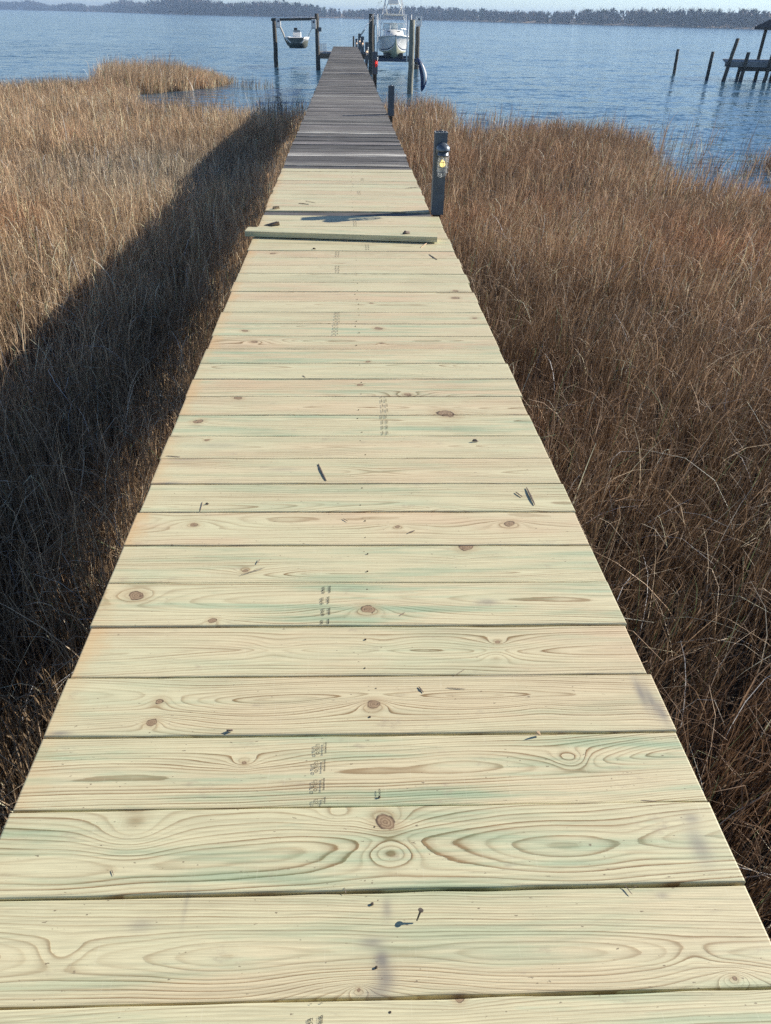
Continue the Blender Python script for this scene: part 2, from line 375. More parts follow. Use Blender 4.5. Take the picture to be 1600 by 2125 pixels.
# far wood: bare trees and pines, one mass on the horizon
def far_wood():
    pts = [Vector(p) for p in SHORE]; seg = [(pts[i], pts[i + 1]) for i in range(1, len(pts) - 2)]
    V = []; C = []; Fn = 0
    quads = []
    g = np.random.default_rng(11)
    for a, b in seg:
        L = (b - a).length; dm = ((a + b) / 2).length
        ang = abs(math.atan2(a.x, a.y) - math.atan2(b.x, b.y)) * dm
        cnt = int(max(ang, 30) / 5.2 * 5.5)
        for _ in range(cnt):
            t = g.random(); p = a + (b - a) * t; d = p.length
            off = 10 + g.random() ** 1.3 * 70
            k = 1 + off / d; x, y = p.x * k, p.y * k
            Hh = np.interp(math.degrees(math.atan2(x, y)), [-28, -16, -12, -5, 3, 9, 14, 20, 26, 34], [24, 22, 24, 19, 17.5, 17, 14.5, 12.5, 11.5, 10])
            Hh *= (.66 + .40 * g.random() ** .7) * (.92 + .34 * math.sin(x * .021 + y * .003) * math.sin(x * .0093 + 1.7))
            az = math.degrees(math.atan2(x, y))
            pine = g.random() < (.5 if (-4 < az < 1 or 4.5 < az < 9 or az < -20) else .16)
            w = Hh * (.20 if pine else .26)
            col = np.array((.025, .045, .022)) if pine else np.array((.095, .072, .065))
            col = col * (.75 + .5 * g.random())
            nq = 46 if not pine else 40
            th = g.random(nq) * 6.283; rr = np.sqrt(g.random(nq)) * w; zz = g.random(nq) ** 1.05
            rr *= np.where(zz > .8, 1.5 * np.sqrt(np.clip(1.02 - zz, 0, 1)) + .25, 1)
            zt = Hh * (.02 + .98 * zz)
            sz = Hh * (.055 + .05 * g.random(nq)) * (1 if pine else .9)
            for q in range(nq):
                c = np.array((x + rr[q] * math.cos(th[q]), y + rr[q] * math.sin(th[q]), zt[q]))
                if pine: u = g.normal(size=3); v = g.normal(size=3); u /= np.linalg.norm(u); v /= np.linalg.norm(v); e = (sz[q], sz[q] * .8)
                else:
                    u = np.array((math.cos(th[q]) * .45, math.sin(th[q]) * .45, .9)) + g.normal(size=3) * .25; v = g.normal(size=3); v[2] *= .3; v /= np.linalg.norm(v); e = (sz[q] * 1.5, sz[q] * (.14 if zz[q] > .8 else 1.0))
                quads.append((c - u * e[0] - v * e[1], c + u * e[0] - v * e[1], c + u * e[0] + v * e[1], c - u * e[0] + v * e[1])); C.append(col * (.8 + .4 * g.random()))
            # trunk
            quads.append(((x - .35, y, -1.3), (x + .35, y, -1.3), (x + .15, y, Hh * .8), (x - .15, y, Hh * .8))); C.append(np.array((.13, .11, .10)))
    V = np.array(quads).reshape(-1, 3); nq = len(quads)
    me = bpy.data.meshes.new('far_wood'); me.from_pydata(V.tolist(), [], np.arange(nq * 4).reshape(-1, 4).tolist())
    at = me.color_attributes.new('col', 'FLOAT_COLOR', 'POINT')
    cc = np.ones((nq * 4, 4)); cc[:, :3] = np.repeat(np.array(C), 4, 0); at.data.foreach_set('color', cc.ravel())
    m, nt, bs = nmat('far_foliage')
    nt.links.new(N(nt, 'Attribute', attribute_name='col').outputs['Color'], bs.inputs['Base Color']); bs.inputs['Roughness'].default_value = .9
    me.materials.append(m); o = bpy.data.objects.new('far_wood', me); COL.objects.link(o)
    tag(o, 'long line of bare trees and dark pines along the far shore', 'woodland', kind='stuff')
far_wood()

def house(x, y, w, d, h, label, rz=0):
    t = thing('house', (x, y, -1.2), label, 'house', 'houses on the far shore')
    MB().box(x - w / 2, y - d / 2, -1.2, x + w / 2, y + d / 2, h).build('wall', 'wall', t)
    MB().add([(x - w * .55, y - d * .55, h), (x + w * .55, y - d * .55, h), (x + w * .55, y + d * .55, h), (x - w * .55, y + d * .55, h), (x - w * .5, y, h + w * .28), (x + w * .5, y, h + w * .28)],
             [(0, 1, 5, 4), (1, 2, 5), (2, 3, 4, 5), (3, 0, 4), (3, 2, 1, 0)]).build('roof', 'houseroof', t)
    for k in range(3):
        MB().box(x - w * .35 + k * w * .28, y - d / 2 - .12, h * .45, x - w * .25 + k * w * .28, y - d / 2 - .03, h * .75).build('window', 'window', t)
for px, py, Yd, w, h, lb in ((42, 15, 3130, 16, 5, 'small pale house far left on the opposite shore'), (66, 14, 3120, 20, 8, 'tall white house on the far left shore among pines'),
                     (84, 15, 3060, 15, 6, 'white house just right of the tall white one on the far shore'), (110, 17, 2990, 13, 4, 'low pale cottage with a dark roof on the far left shore'),
                     (140, 18, 2900, 18, 5, 'wide pale house by the water at the right end of the far left group')):
    p = ony(px, py, Yd); house(p.x, Yd, w, 10, h, lb)
p = ony(957, 38, 1440); house(p.x, 1330, 6, 6, 3.6, 'little white house on the open shore right of the boats')
p = ony(248, 25, 2450)
t = thing('duck_blind', (p.x, 2200, WATER), 'small brown duck blind standing in the open water on the left', 'duck blind')
MB().box(p.x * .9 - 3.5, 2198, -.6, p.x * .9 + 3.5, 2202, 3.2).build('hide', 'blind', t)
k = MB()
for dx in (-3, 3):
    for dy in (-1.7, 1.7): MB().tube([(p.x * .9 + dx, 2200 + dy, -3), (p.x * .9 + dx, 2200 + dy, -.6)], .2, 6).build('stilt', 'piling', t)

hz = MB().box(-7000, -90, -4.2, 7000, 6200, 45)
hm = bpy.data.materials.new('haze_air'); hm.use_nodes = True; nt = hm.node_tree; nt.nodes.clear()
ho = nt.nodes.new('ShaderNodeOutputMaterial'); pv = nt.nodes.new('ShaderNodeVolumePrincipled')
pv.inputs['Color'].default_value = (.50, .70, 1, 1); pv.inputs['Density'].default_value = .00028; pv.inputs['Anisotropy'].default_value = .2
nt.links.new(pv.outputs[0], ho.inputs['Volume'])
tag(hz.build('haze', hm), 'pale blue haze over the far water', 'haze', kind='stuff')

# ------------------------------------------------------------------ pier
pier = thing('pier', (0, 8, 0), 'long straight timber pier, new pale boards near and weathered grey boards beyond', 'pier')
EDGE = [-1.13, -.94, -.752, -.565, -.378, -.19, -.003, .185, .372, .562, .750, .935, 1.127, 1.313, 1.500, 1.690, 1.880, 2.070, 2.252, 2.437, 2.621, 2.812, 2.995]
while len(EDGE) < 42: EDGE.append(2.995 + .1888 * (len(EDGE) - 22))          # ... up to 6.58
TILT = np.interp(EDGE, [.5, .75, .95, 1.3, 1.7, 2.0, 2.4, 3.0, 4.5], [.02, .022, .027, .027, .028, .024, .016, .007, 0])
ROWS = [(EDGE[i], EDGE[i + 1], TILT[i], TILT[i + 1]) for i in range(len(EDGE) - 1)]
GAP0, GAP1 = EDGE[-1] + .012, EDGE[-1] + .172
y = GAP1 + .008
while y < 8.85: ROWS.append((y, y + .1777, 0, 0)); y += .1777
NEW_END = y
# knots and swirls measured on the photograph: px, py, radius px, strength of the swirl, has a knot
KN = [(775, 1462, 20, 3.5, 1), (315, 1500, 16, 2.5, 1), (330, 1457, 21, 2, .5), (800, 1707, 30, 3, 1), (283, 1237, 24, 2.5, 1), (764, 1265, 22, 3, 1), (441, 1289, 13, 1.5, 1),
      (1033, 1332, 8, 2, 1), (1030, 1360, 20, 2.2, 0), (509, 1184, 9, 2, 1), (402, 1089, 12, 2, 1), (825, 1093, 8, 1.5, 1), (1057, 1087, 16, 2.2, 1), (967, 1134, 22, 3, 1), (960, 1160, 12, 1.4, 0),
      (411, 875, 15, 2, 1), (430, 914, 8, 1.4, 1), (846, 819, 11, 1.8, 1), (747, 799, 9, 1.6, 1), (494, 826, 12, 2, 1), (925, 858, 26, 3, 1), (585, 858, 20, 2.6, 0), (764, 751, 7, 1.5, 1),
      (527, 709, 11, 1.8, 1), (792, 712, 8, 1.6, 1), (508, 686, 10, 1.8, 1), (785, 681, 13, 2, 1), (945, 604, 9, 1.6, 1), (945, 618, 12, 2, 1), (771, 629, 7, 1.3, 1), (567, 526, 9, 2, 1), (780, 612, 14, 1.8, 0),
      (985, 660, 14, 2, .6), (1185, 1574, 22, 3.2, 0), (507, 1582, 14, 2.6, .5), (745, 2054, 7, 3, 1), (1525, 2030, 14, 3.5, .8), (130, 1975, 34, 2.0, 0), (275, 1735, 60, 3.3, 0), (812, 1768, 34, 3.6, 0),
      (1310, 1745, 60, 1.4, 0), (1440, 1985, 30, 1.6, 0), (954, 2073, 15, 1.2, 1), (850, 772, 26, 3.0, 0), (600, 1010, 26, 1.6, 0), (1340, 1470, 50, 1.4, 0), (1120, 1465, 36, 1.2, 0), (700, 1690, 20, 1.4, 0),
      (700, 940, 24, 1.5, 0), (930, 1055, 22, 1.6, 0), (570, 1345, 40, 1.8, 0), (800, 1340, 30, 1.4, 0), (760, 645, 12, 1.2, 0), (640, 590, 12, 1.4, 0), (860, 560, 10, 1, 0)]
KNW = []
for px, py, rp, st, kk in KN:
    c = onz(px, py); e = onz(px + rp, py); KNW.append((c.x, c.y, abs(e.x - c.x) * .72, st, kk))
XL, XR = -.731, .785
def boards(rows, fine_fn, edge_fn, thick, gap, zj, knots=True):
    """all boards of one stretch as vertex arrays: returns verts, faces, per-vertex phase, knot, tint, bco"""
    V = []; Fc = []; PH = []; KD = []; TI = []; BC = []; off = 0
    for bi, (y0, y1, t0, t1) in enumerate(rows):
        g = np.random.default_rng(1000 + bi)
        ds, dt = fine_fn((y0 + y1) / 2); xl, xr = edge_fn(y0, g)
        w = y1 - y0 - gap; L = xr - xl
        s = np.linspace(0, L, int(L / ds) + 2); t = np.linspace(.004, w - .004, max(3, int((w - .008) / dt)))
        ts = np.concatenate([[0, 0, .0012], t, [w - .0012, w, w]]); tz = np.concatenate([[-thick, -.004, -.0011], np.zeros(len(t)), [-.0011, -.004, -thick]])
        ss = np.concatenate([[0, 0, .0015], s[1:-1], [L - .0015, L, L]]); sz = np.concatenate([[-thick, -.003, -.0006], np.zeros(len(s) - 2), [-.0006, -.003, -thick]])
        Sg, Tg = np.meshgrid(ss, ts); zg = np.minimum(tz[:, None], sz[None, :])
        # slight waney, chipped long edges
        wob = (snoise(np.stack([Sg.ravel() * 9, np.full(Sg.size, bi * 3.1)], 1), 1, bi) - .5).reshape(Sg.shape) * .003
        wob2 = (snoise(np.stack([Sg.ravel() * 2, np.full(Sg.size, bi * 5.7)], 1), 1, bi + 50) - .5).reshape(Sg.shape) * .004
        fx = xl + Sg; tilt = (t0 + (t1 - t0) * Tg / w) * (.5 - Sg / L)
        fy = y0 + gap / 2 + Tg + tilt + (wob + wob2) * (np.abs(Tg / w - .5) * 2)
        cup = (Tg / w - .5) ** 2 * g.uniform(-.004, .006); hz_ = g.uniform(-zj, zj); rock = (Sg / L - .5) * g.uniform(-zj, zj) + (Tg / w - .5) * g.uniform(-zj, zj)
        fz = zg + cup + hz_ + rock
        # ring field of the sawn board
        sp = .0048 + g.random() * .0052; tc_ = g.uniform(-.03, w + .03) if g.random() < .7 else g.choice([-.16, w + .16]); d0 = g.uniform(.006, .03)
        if knots:
            if .75 < (y0 + y1) / 2 < .93: tc_, d0, sp = .085, .010, .0078
            if .94 < (y0 + y1) / 2 < 1.12: tc_, d0, sp = .10, .008, .0058
            if 1.13 < (y0 + y1) / 2 < 1.31: tc_, d0, sp = .11, .012, .0062
            if .56 < (y0 + y1) / 2 < .75: tc_, d0, sp = .07, .010, .0055
            if 1.32 < (y0 + y1) / 2 < 1.5: tc_, d0, sp = .09, .012, .0085
        Q = np.stack([Sg.ravel(), Tg.ravel()], 1)
        dep = d0 + (snoise(Q * [1.15, 1.3] + bi * 7, 1, bi) - .35).reshape(Sg.shape) * .058 + (snoise(Q * [6, 6] + bi, 1, bi + 9) - .5).reshape(Sg.shape) * .012
        tw = Tg + (snoise(Q * [2.5, 4] + bi * 3, 1, bi + 5) - .5).reshape(Sg.shape) * .026 + (Sg - L / 2) * g.uniform(-.03, .03)
        ph = np.sqrt((tw - tc_) ** 2 + dep ** 2) / sp
        kd = np.full(Sg.shape, 6.)
        if knots:
            for kx, ky, kr, st, kk in KNW:
                if abs(ky - (y0 + y1) / 2) > .16: continue
                dx = fx - kx; dy = fy - ky
                inb = y0 - .01 < ky < y1 + .01
                amp = st if inb else 0
                ph = ph + amp * 1.3 * np.exp(-((dx / (kr * 5.0 + .08)) ** 2 + (dy / (kr * .9 + .020)) ** 2)) + amp * 1.0 * np.exp(-((dx / (kr * 1.5 + .012)) ** 2 + (dy / (kr * .9 + .006)) ** 2))
                if kk and inb:
                    ka = (kx * 37.7) % 1.2 - .6; kx_, ky_ = dx * math.cos(ka) + dy * math.sin(ka), dy * math.cos(ka) - dx * math.sin(ka)
                    wobk = 1 + .05 * np.sin(3 * np.arctan2(ky_, kx_) + ky * 40) + .03 * np.sin(5 * np.arctan2(ky_, kx_) + kx * 90)
                    kd = np.minimum(kd, np.hypot(kx_, ky_ * 1.35) * wobk / (kr * (1 if kk == 1 else .8)) + (0 if kk == 1 else .3))
        nS, nT = len(ss), len(ts); n = nS * nT
        V.append(np.stack([fx.ravel(), fy.ravel(), fz.ravel()], 1))
        idx = np.arange(n).reshape(nT, nS) + off
        Fc.append(np.stack([idx[:-1, :-1].ravel(), idx[:-1, 1:].ravel(), idx[1:, 1:].ravel(), idx[1:, :-1].ravel()], 1)); off += n
        PH.append(ph.ravel()); KD.append(kd.ravel()); BC.append(np.stack([Sg.ravel(), Tg.ravel(), np.full(n, bi * 3.37)], 1))
        TI.append((g, n, bi, (y0 + y1) / 2))
    return np.concatenate(V), np.concatenate(Fc), np.concatenate(PH), np.concatenate(KD), TI, np.concatenate(BC)
def fast_mesh(name, V, Fc, mat, attrs, parent=None, smooth=False):
    me = bpy.data.meshes.new(name); k = Fc.shape[1]
    me.vertices.add(len(V)); me.vertices.foreach_set('co', V.astype(np.float32).ravel())
    me.loops.add(Fc.size); me.loops.foreach_set('vertex_index', Fc.astype(np.int32).ravel())
    me.polygons.add(len(Fc)); me.polygons.foreach_set('loop_start', np.arange(0, Fc.size, k, dtype=np.int32))
    me.polygons.foreach_set('use_smooth', np.full(len(Fc), smooth))
    for an, (ty, data) in attrs.items():
        a = me.attributes.new(an, ty, 'POINT'); key = {'FLOAT': 'value', 'FLOAT_VECTOR': 'vector', 'FLOAT_COLOR': 'color'}[ty]
        a.data.foreach_set(key, np.ascontiguousarray(data, dtype=np.float32).ravel())
    me.update(calc_edges=True); me.materials.append(mat)
    o = bpy.data.objects.new(name, me); COL.objects.link(o)
    if parent: o.parent = parent; o.matrix_parent_inverse = Matrix.Translation(-parent.location)
    return o
def fine_new(y): return (.0042, .004) if y < 2.3 else ((.007, .006) if y < 4.5 else (.014, .011))
def edge_new(y, g):
    r = XR if y < 6.5 else .728
    return XL + g.uniform(-.007, .005), r + g.uniform(-.009, .005)
V, Fc, PH, KD, TI, BC = boards(ROWS, fine_new, edge_new, .038, .0045, .0016)
PEACH = {(1.8, 1.95): 1, (2.75, 2.9): .9, (3.5, 3.7): .8}
STN = [(772, 1955, 26, .010, .7), (792, 1990, 16, .016, 1), (800, 2030, 20, .02, .8), (778, 2062, 28, .012, .6), (803, 1885, 10, .02, .6), (1330, 1440, 9, .05, .9), (1352, 1455, 8, .05, .8), (1375, 1480, 8, .04, .8), (1450, 1755, 22, .04, .7),
       (1010, 1250, 22, .014, .7), (1435, 1700, 18, .012, .6), (380, 955, 40, .004, .8), (345, 1003, 30, .005, .9), (450, 925, 60, .02, .35), (1180, 925, 30, .02, .4), (385, 1880, 5, .03, .5), (1375, 1858, 14, .006, .6), (122, 1522, 26, .006, .9), (1000, 1404, 160, .003, .6), (290, 1920, 26, .012, .5), (590, 975, 34, .012, .35)]
stain = np.zeros(len(V))
for px, py, rp, ry, st in STN:
    c = onz(px, py); e = onz(px + rp, py); stain += st * np.exp(-(((V[:, 0] - c.x) / abs(e.x - c.x)) ** 2 + ((V[:, 1] - c.y) / ry) ** 2))
tint = np.ones((len(V), 4)); o_ = 0
for g, n, bi, yc in TI:
    pe = g.random() ** .9; gr = .15 + .8 * g.random(); ct = .65 + .5 * g.random()
    for a_, b_, v_ in ((.37, .56, (.2, .8, .8)), (.56, .75, (.45, .6, 1.0)), (.75, .935, (.1, .9, 1.15)), (.935, 1.127, (.35, 1, 1.2)), (1.127, 1.313, (.5, .35, 1.0)), (1.313, 1.5, (.85, .35, 1.0)),
                       (1.5, 1.69, (.35, 1, .9)), (1.69, 1.88, (.15, .7, .9)), (1.88, 2.07, (1, .05, .8)), (2.07, 2.25, (.2, .6, .9)), (2.25, 2.44, (.6, .4, .9)), (2.44, 2.62, (.55, .3, .8)), (2.62, 2.81, (.1, .9, .8)), (2.81, 2.99, (.75, .2, .9))):
        if a_ < yc < b_: pe, gr, ct = v_
    if yc > 4: gr = min(gr, .6); ct *= .8
    tint[o_:o_ + n, :3] = (pe, gr, ct); o_ += n
fast_mesh('new_decking', V, Fc, MAT['pine'], {'phase': ('FLOAT', PH), 'knot': ('FLOAT', KD), 'tint': ('FLOAT_COLOR', tint), 'stain': ('FLOAT', np.clip(stain, 0, 1)), 'bco': ('FLOAT_VECTOR', BC)}, pier)
# weathered boards
rows = [(GAP0, GAP1, 0, 0)]; y = NEW_END + .012
g = random.Random(5)
while y < 48.6:
    wd = .1868; rows.append((y, y + wd, g.uniform(-.004, .004), g.uniform(-.004, .004))); y += wd
def edge_old(y, g):
    f = (y - 9) / 40; return -.728 + .005 * f + g.uniform(-.012, .012), .725 - .06 * f + g.uniform(-.014, .01)
BR = [9.9, 12.05, 18.0, 26.0]
for nm, rws, zoff in (('bare_old_board', rows[:1], -.006), ('weathered_decking', rows[1:], -.004)):
    V, Fc, PH, KD, TI, BC = boards(rws, lambda y: (.12, .06), edge_old, .036, .014, .004, False)
    tint = np.ones((len(V), 4)); o_ = 0
    for g_, n, bi, yc in TI:
        v = .5 + .9 * g_.random() ** 1.3; c = np.array((v, v * (.98 + .04 * g_.random()), v * (.95 + .06 * g_.random())))
        if any(abs(yc - b) < .1 for b in BR): c = np.array((2.1, 2.15, 2.1))
        if yc < 7: c = np.array((.75, .75, .78))
        tint[o_:o_ + n, :3] = c; o_ += n
    V[:, 2] += zoff
    fast_mesh(nm, V, Fc, MAT['old_or_shade'], {'tint': ('FLOAT_COLOR', tint), 'bco': ('FLOAT_VECTOR', BC)}, pier)
# framing under the boards
for x in (-.60, -.02, .60):
    MB().box(x - .02, -1.1, -.28, x + .02, 48.5, -.044).build('stringer', 'frame', pier)
bents = [.9, 3.8, 6.72, 10.6, 14.5, 18.4, 22.2, 25.7, 28.8, 31.7, 35.9, 40.2, 45.0, 48.4]
for i, yb in enumerate(bents):
    MB().box(-.70, yb + .10, -.47, .70, yb + .14, -.284).box(-.70, yb - .14, -.47, .70, yb - .10, -.284).build('cross_beam', 'frame', pier)
    for x in (-.56, .56):
        MB().log(x, yb, -3.2, -.285, .11, .095, seed=i).build('piling', 'piling', pier, True)
# deck screws along the three stringers of the new boards
k = MB(); g = random.Random(3)
for (y0, y1, t0, t1) in ROWS:
    for x in (-.60, .045, .60):
        for fr in (.2, .8):
            if x != .045 or g.random() < .25: continue
            px_, py_ = x + g.uniform(-.014, .014), y0 + (y1 - y0) * fr + g.uniform(-.018, .018) + t0 * (.5 - (x + .73) / 1.51)
            r = g.uniform(.0014, .0026)
            k.rings([[(px_ + q * math.cos(a) * 1.3, py_ + q * math.sin(a), z) for a in [i * math.pi / 4 for i in range(8)]] for q, z in ((r, -.001), (r, .0024), (r * .7, .0028))])
tag(k.build('deck_screws', 'screw', pier), 'small rusty screw heads along the new boards', kind='stuff')

# mill stamps printed across the new boards
def text_data(txt, size, bold=0.0):
    c = bpy.data.curves.new('stamp_text', 'FONT'); c.body = txt; c.size = size; c.offset = bold; c.align_x = 'LEFT'; c.resolution_u = 2
    o = bpy.data.objects.new('stamp_text', c); COL.objects.link(o); bpy.context.view_layer.update()
    me = bpy.data.meshes.new_from_object(o.evaluated_get(bpy.context.evaluated_depsgraph_get()))
    v = [tuple(p.co) for p in me.vertices]; f = [tuple(p.vertices) for p in me.polygons]
    bpy.data.objects.remove(o); bpy.data.curves.remove(c); bpy.data.meshes.remove(me); return v, f
T_BH, T_MILL, T_NO, T_KD, T_NUM = (text_data(a, s, b) for a, s, b in (('binderholz', .0072, .00016), ('MILL 505', .0050, .00006), ('NO.2', .0080, .00008), ('S-DRY KD-HT', .0038, 0), ('954954', .0070, .00006)))
T_C = text_data('C', .0062, .0001)
def stamp_unit(mb, x, y, flip, z, ylo, yhi):
    s = -1 if flip else 1
    def put(vf, u, v):      # text reads away from the camera (u along +y), lines stack along x
        vs, fs = vf
        P = [(x + s * (v - b) , y + s * (u + a), z) for a, b, _ in vs]
        keep = [f for f in fs if all(ylo < P[i][1] < yhi for i in f)]
        mb.add(P, keep)
    put(T_BH, 0, .012); put(T_KD, .006, .0065); put(T_NO, .009, -.005); put(T_MILL, .007, -.0105)
    ring = []; n = 18
    for q in (.0042, .0031):
        ring += [(x + s * (-.0085) + q * math.cos(2 * math.pi * k / n), y + s * .001 + q * math.sin(2 * math.pi * k / n), z) for k in range(n)]
    if all(ylo < p[1] < yhi for p in ring): mb.add(ring, [(k, (k + 1) % n, n + (k + 1) % n, n + k) for k in range(n)])
    put(T_C, -.001, -.0065)
for px, yc, flip in ((655, .46, 0), (655, .30, 0), (665, 1.03, 0), (676, 1.60, 0), (798, 2.72, 1), (798, 2.90, 1), (697, 3.84, 0), (700, 4.03, 0), (700, 4.98, 0), (700, 5.3, 0), (762, 5.55, 1), (737, 6.25, 0), (745, 7.6, 0), (752, 8.3, 0)):
    row = min(ROWS, key=lambda r: abs((r[0] + r[1]) / 2 - yc)); y0, y1, t0, t1 = row
    py = 1062
    x = next(onz(px, q).x for q in range(2125, 300, -2) if onz(px, q).y > yc)
    tl = t0 * (.5 - (x + .73) / 1.51); mb = MB(); y = y0 - .02 + random.random() * .03
    yy = y
    while yy < y1 + .03: stamp_unit(mb, x + random.uniform(-.002, .002), yy + (.05 if flip else 0), flip, .0036, y0 + tl + .005, y1 + tl - .005); yy += .0485
    if abs(yc - 1.03) < .01:
        vs, fs = T_NUM; bx, by = onz(790, 1650).x, .955
        MB().add([(bx - b, by + a, .0036) for a, b, _ in vs], fs).build('number_stamp', 'ink', pier)
    mb.build('grade_stamp', 'ink', pier)

# ------------------------------------------------------------------ loose board lying across the pier
def loose_board():
    a, b = onz(507.5, 479.5, .047), onz(907.5, 492, .047)
    L = (b - a).length; ang = math.atan2(b.y - a.y, b.x - a.x)
    wd = .141
    nS = 90; s = np.linspace(0, L, nS); t = np.linspace(0, wd, 14)
    sect = [(0, -.038), (0, -.004), (.0012, -.001), (.004, 0)] + [(q, 0) for q in np.linspace(.012, wd - .012, 12)] + [(wd - .004, 0), (wd - .0012, -.001), (wd, -.004), (wd, -.038)]
    V = []; PH = []; BC = []; KD = []
    for q in s:
        for tt, z in sect:
            V.append((q, tt, z)); dep = .03 + .02 * math.sin(q * 3 + 1); PH.append(math.hypot(tt - .05 + .01 * math.sin(q * 2), dep - z) / .007); BC.append((q, tt - z * 1., 91.7)); KD.append(6)
    n = len(sect); Fq = [(i * n + j, (i + 1) * n + j, (i + 1) * n + (j + 1) % n, i * n + (j + 1) % n) for i in range(nS - 1) for j in range(n)]
    o = fast_mesh('loose_board', np.array(V), np.array(Fq)[:, ::-1], MAT['pine'], {'phase': ('FLOAT', np.array(PH)), 'knot': ('FLOAT', np.array(KD)), 'tint': ('FLOAT_COLOR', np.tile((.15, .7, .7, 1), (len(V), 1))), 'bco': ('FLOAT_VECTOR', np.array(BC))})
    bm = bmesh.new(); bm.from_mesh(o.data); bm.verts.ensure_lookup_table()
    e0 = [bm.verts[j] for j in range(n)]; e1 = [bm.verts[(nS - 1) * n + j] for j in range(n)]
    bm.faces.new(e0); bm.faces.new(list(reversed(e1))); bmesh.ops.recalc_face_normals(bm, faces=bm.faces[:]); bm.to_mesh(o.data); bm.free()
    o.location = a; o.rotation_euler = (0, 0, ang)
    tag(o, 'loose new board lying crosswise on the pier, its left end sticking out', 'board')
loose_board()

# ------------------------------------------------------------------ splinters, chips and the stray screw
def sliver(px0, py0, px1, py1, wpx, label, mat='chip', z=.003, name='wood_splinter', thick=.5, group='splinters and chips on the boards'):
    a, b = onz(px0, py0, z), onz(px1, py1, z); L = (b - a).length; d = (b - a).normalized(); nrm = Vector((-d.y, d.x, 0))
    wd = (onz(px0 + wpx, py0, z) - a).length / 4; g = random.Random(int(px0 * 7 + py0)); K = 7; rr = []
    loc = (a + b) / 2; loc.z = z
    for i in range(K + 1):
        t = i / K; q = wd * (.35 + .65 * math.sin(math.pi * (.12 + .8 * t)) + g.uniform(-.15, .15)); q = max(q, wd * .2)
        c = a + (b - a) * t - loc + nrm * g.uniform(-.25, .25) * wd; hgt = q * thick * 2
        rr.append([c - nrm * q, c - nrm * q * .7 + Vector((0, 0, hgt)), c + nrm * q * .5 + Vector((0, 0, hgt * 1.1)), c + nrm * q])
    o = MB().rings(rr).build(name, mat); o.location = loc
    return tag(o, label, 'wood splinter' if name == 'wood_splinter' else 'wood chip', group)
for a in [
    (661, 963, 677, 998, 6, 'long dark splinter lying left of the middle of a board, mid pier'),
    (1093, 1012, 1110, 1048, 7, 'longest dark splinter near the right edge of the pier'),
    (1070, 1021, 1084, 1031, 5, 'short thin splinter just left of the long one by the right edge'),
    (847, 1106, 861, 1101, 5, 'small dark sliver right of the pier centre on a peach board'),
    (500, 1193, 549, 1178, 3, 'thin pale straw of wood below a small knot on the left'),
    (535, 1169, 539, 1160, 4, 'tiny dark sliver above the thin straw by the small knot'),
    (869, 1425, 879, 1437, 6, 'short dark splinter right of the big round knot'),
    (927, 1427, 966, 1430, 3, 'thin flat sliver furthest right of the big round knot'),
    (943, 1402, 966, 1388, 3, 'grey sliver leaning over a board gap beyond the big round knot'),
    (1296, 1836, 1312, 1856, 4, 'thin grey splinter over the gap near the right edge, nearest the viewer'),
    (1312, 1842, 1326, 1838, 2, 'hair-thin straw touching the nearest right-hand splinter'),
    (715, 1842, 718, 1854, 3, 'tiny dark sliver standing over the gap below the dark knot'),
    (232, 1805, 236, 1817, 3, 'tiny dark sliver on the wide-ringed board at the left'),
    (829, 1278, 840, 1271, 4, 'crumb-sized dark splinter right of the round pale knot'),
    (415, 1062, 421, 1041, 3, 'thin grey sliver near the left ends of the boards'),
    (345, 946, 374, 948, 3, 'flat dark sliver close to the left edge of the pier'),
    (890, 528, 907, 539, 4, 'dark splinter near the right edge just before the loose board'),
    (706, 497, 722, 501, 3, 'dark sliver at the foot of the loose board, mid pier'),
    (620, 422, 641, 424, 4, 'dark flat splinter beyond the loose board on the left'),
    (634, 417, 655, 421, 2, 'thin straw beyond the loose board, right of the flat splinter'),
    (841, 391, 872, 388, 3, 'long thin splinter near the right edge of the farthest new boards'),
    (712, 1076, 722, 1082, 3, 'little dark sliver at the centre of the peach board'),
    (1330, 1661, 1362, 1663, 4, 'grey splinter in the gap by the right edge, left of the board end'),
    (628, 779, 634, 783, 3, 'very small dark splinter near the middle of a far new board'),
]: sliver(*a)
sliver(873, 514, 888, 503, 5, 'orange fresh splinter just in front of the loose board at the right', 'chip_pale')
def chip(px, py, wpx, label, mat='chip', z=.003, h=.4, name='wood_chip'):
    a = onz(px, py, z); wd = (onz(px + wpx, py, z) - a).length; g = random.Random(int(px + py)); bm = bmesh.new()
    pts = [(g.uniform(-.5, .5) * wd, g.uniform(-.22, .22) * wd, z_ * wd * h) for z_ in (0, 0, 0, 0, .6, .9, 1, .4)] + [(-.5 * wd, 0, 0), (.5 * wd, 0, 0)]
    for p in pts: bm.verts.new(p)
    bmesh.ops.convex_hull(bm, input=bm.verts[:]); me = bpy.data.meshes.new(name); bm.to_mesh(me); bm.free(); me.materials.append(MAT[mat])
    o = bpy.data.objects.new(name, me); COL.objects.link(o); o.location = a
    return tag(o, label, 'wood chip', 'splinters and chips on the boards')
chip(477, 1517, 14, 'dark triangular chip by the gap below the left knots')
chip(986, 916, 15, 'dark block-shaped chip right of centre, mid pier')
chip(1116, 1524, 12, 'reddish upright chip in the gap at the right', 'chip_pale', h=1.0)
chip(564, 467, 34, 'dark flat offcut behind the left end of the loose board', h=.25)
chip(843, 485, 17, 'dark little block on top of the loose board near its right end', z=.048, h=.35)
chip(573, 433, 16, 'pale block at the left end of the bare dark board', 'chip_pale', h=.35)
chip(430, 1046, 8, 'crumb of dark bark near the left ends of the boards', h=.5)
chip(652, 517, 7, 'small dark crumb just in front of the loose board, left of centre', h=.5)
c = onz(869, 1907, .004)
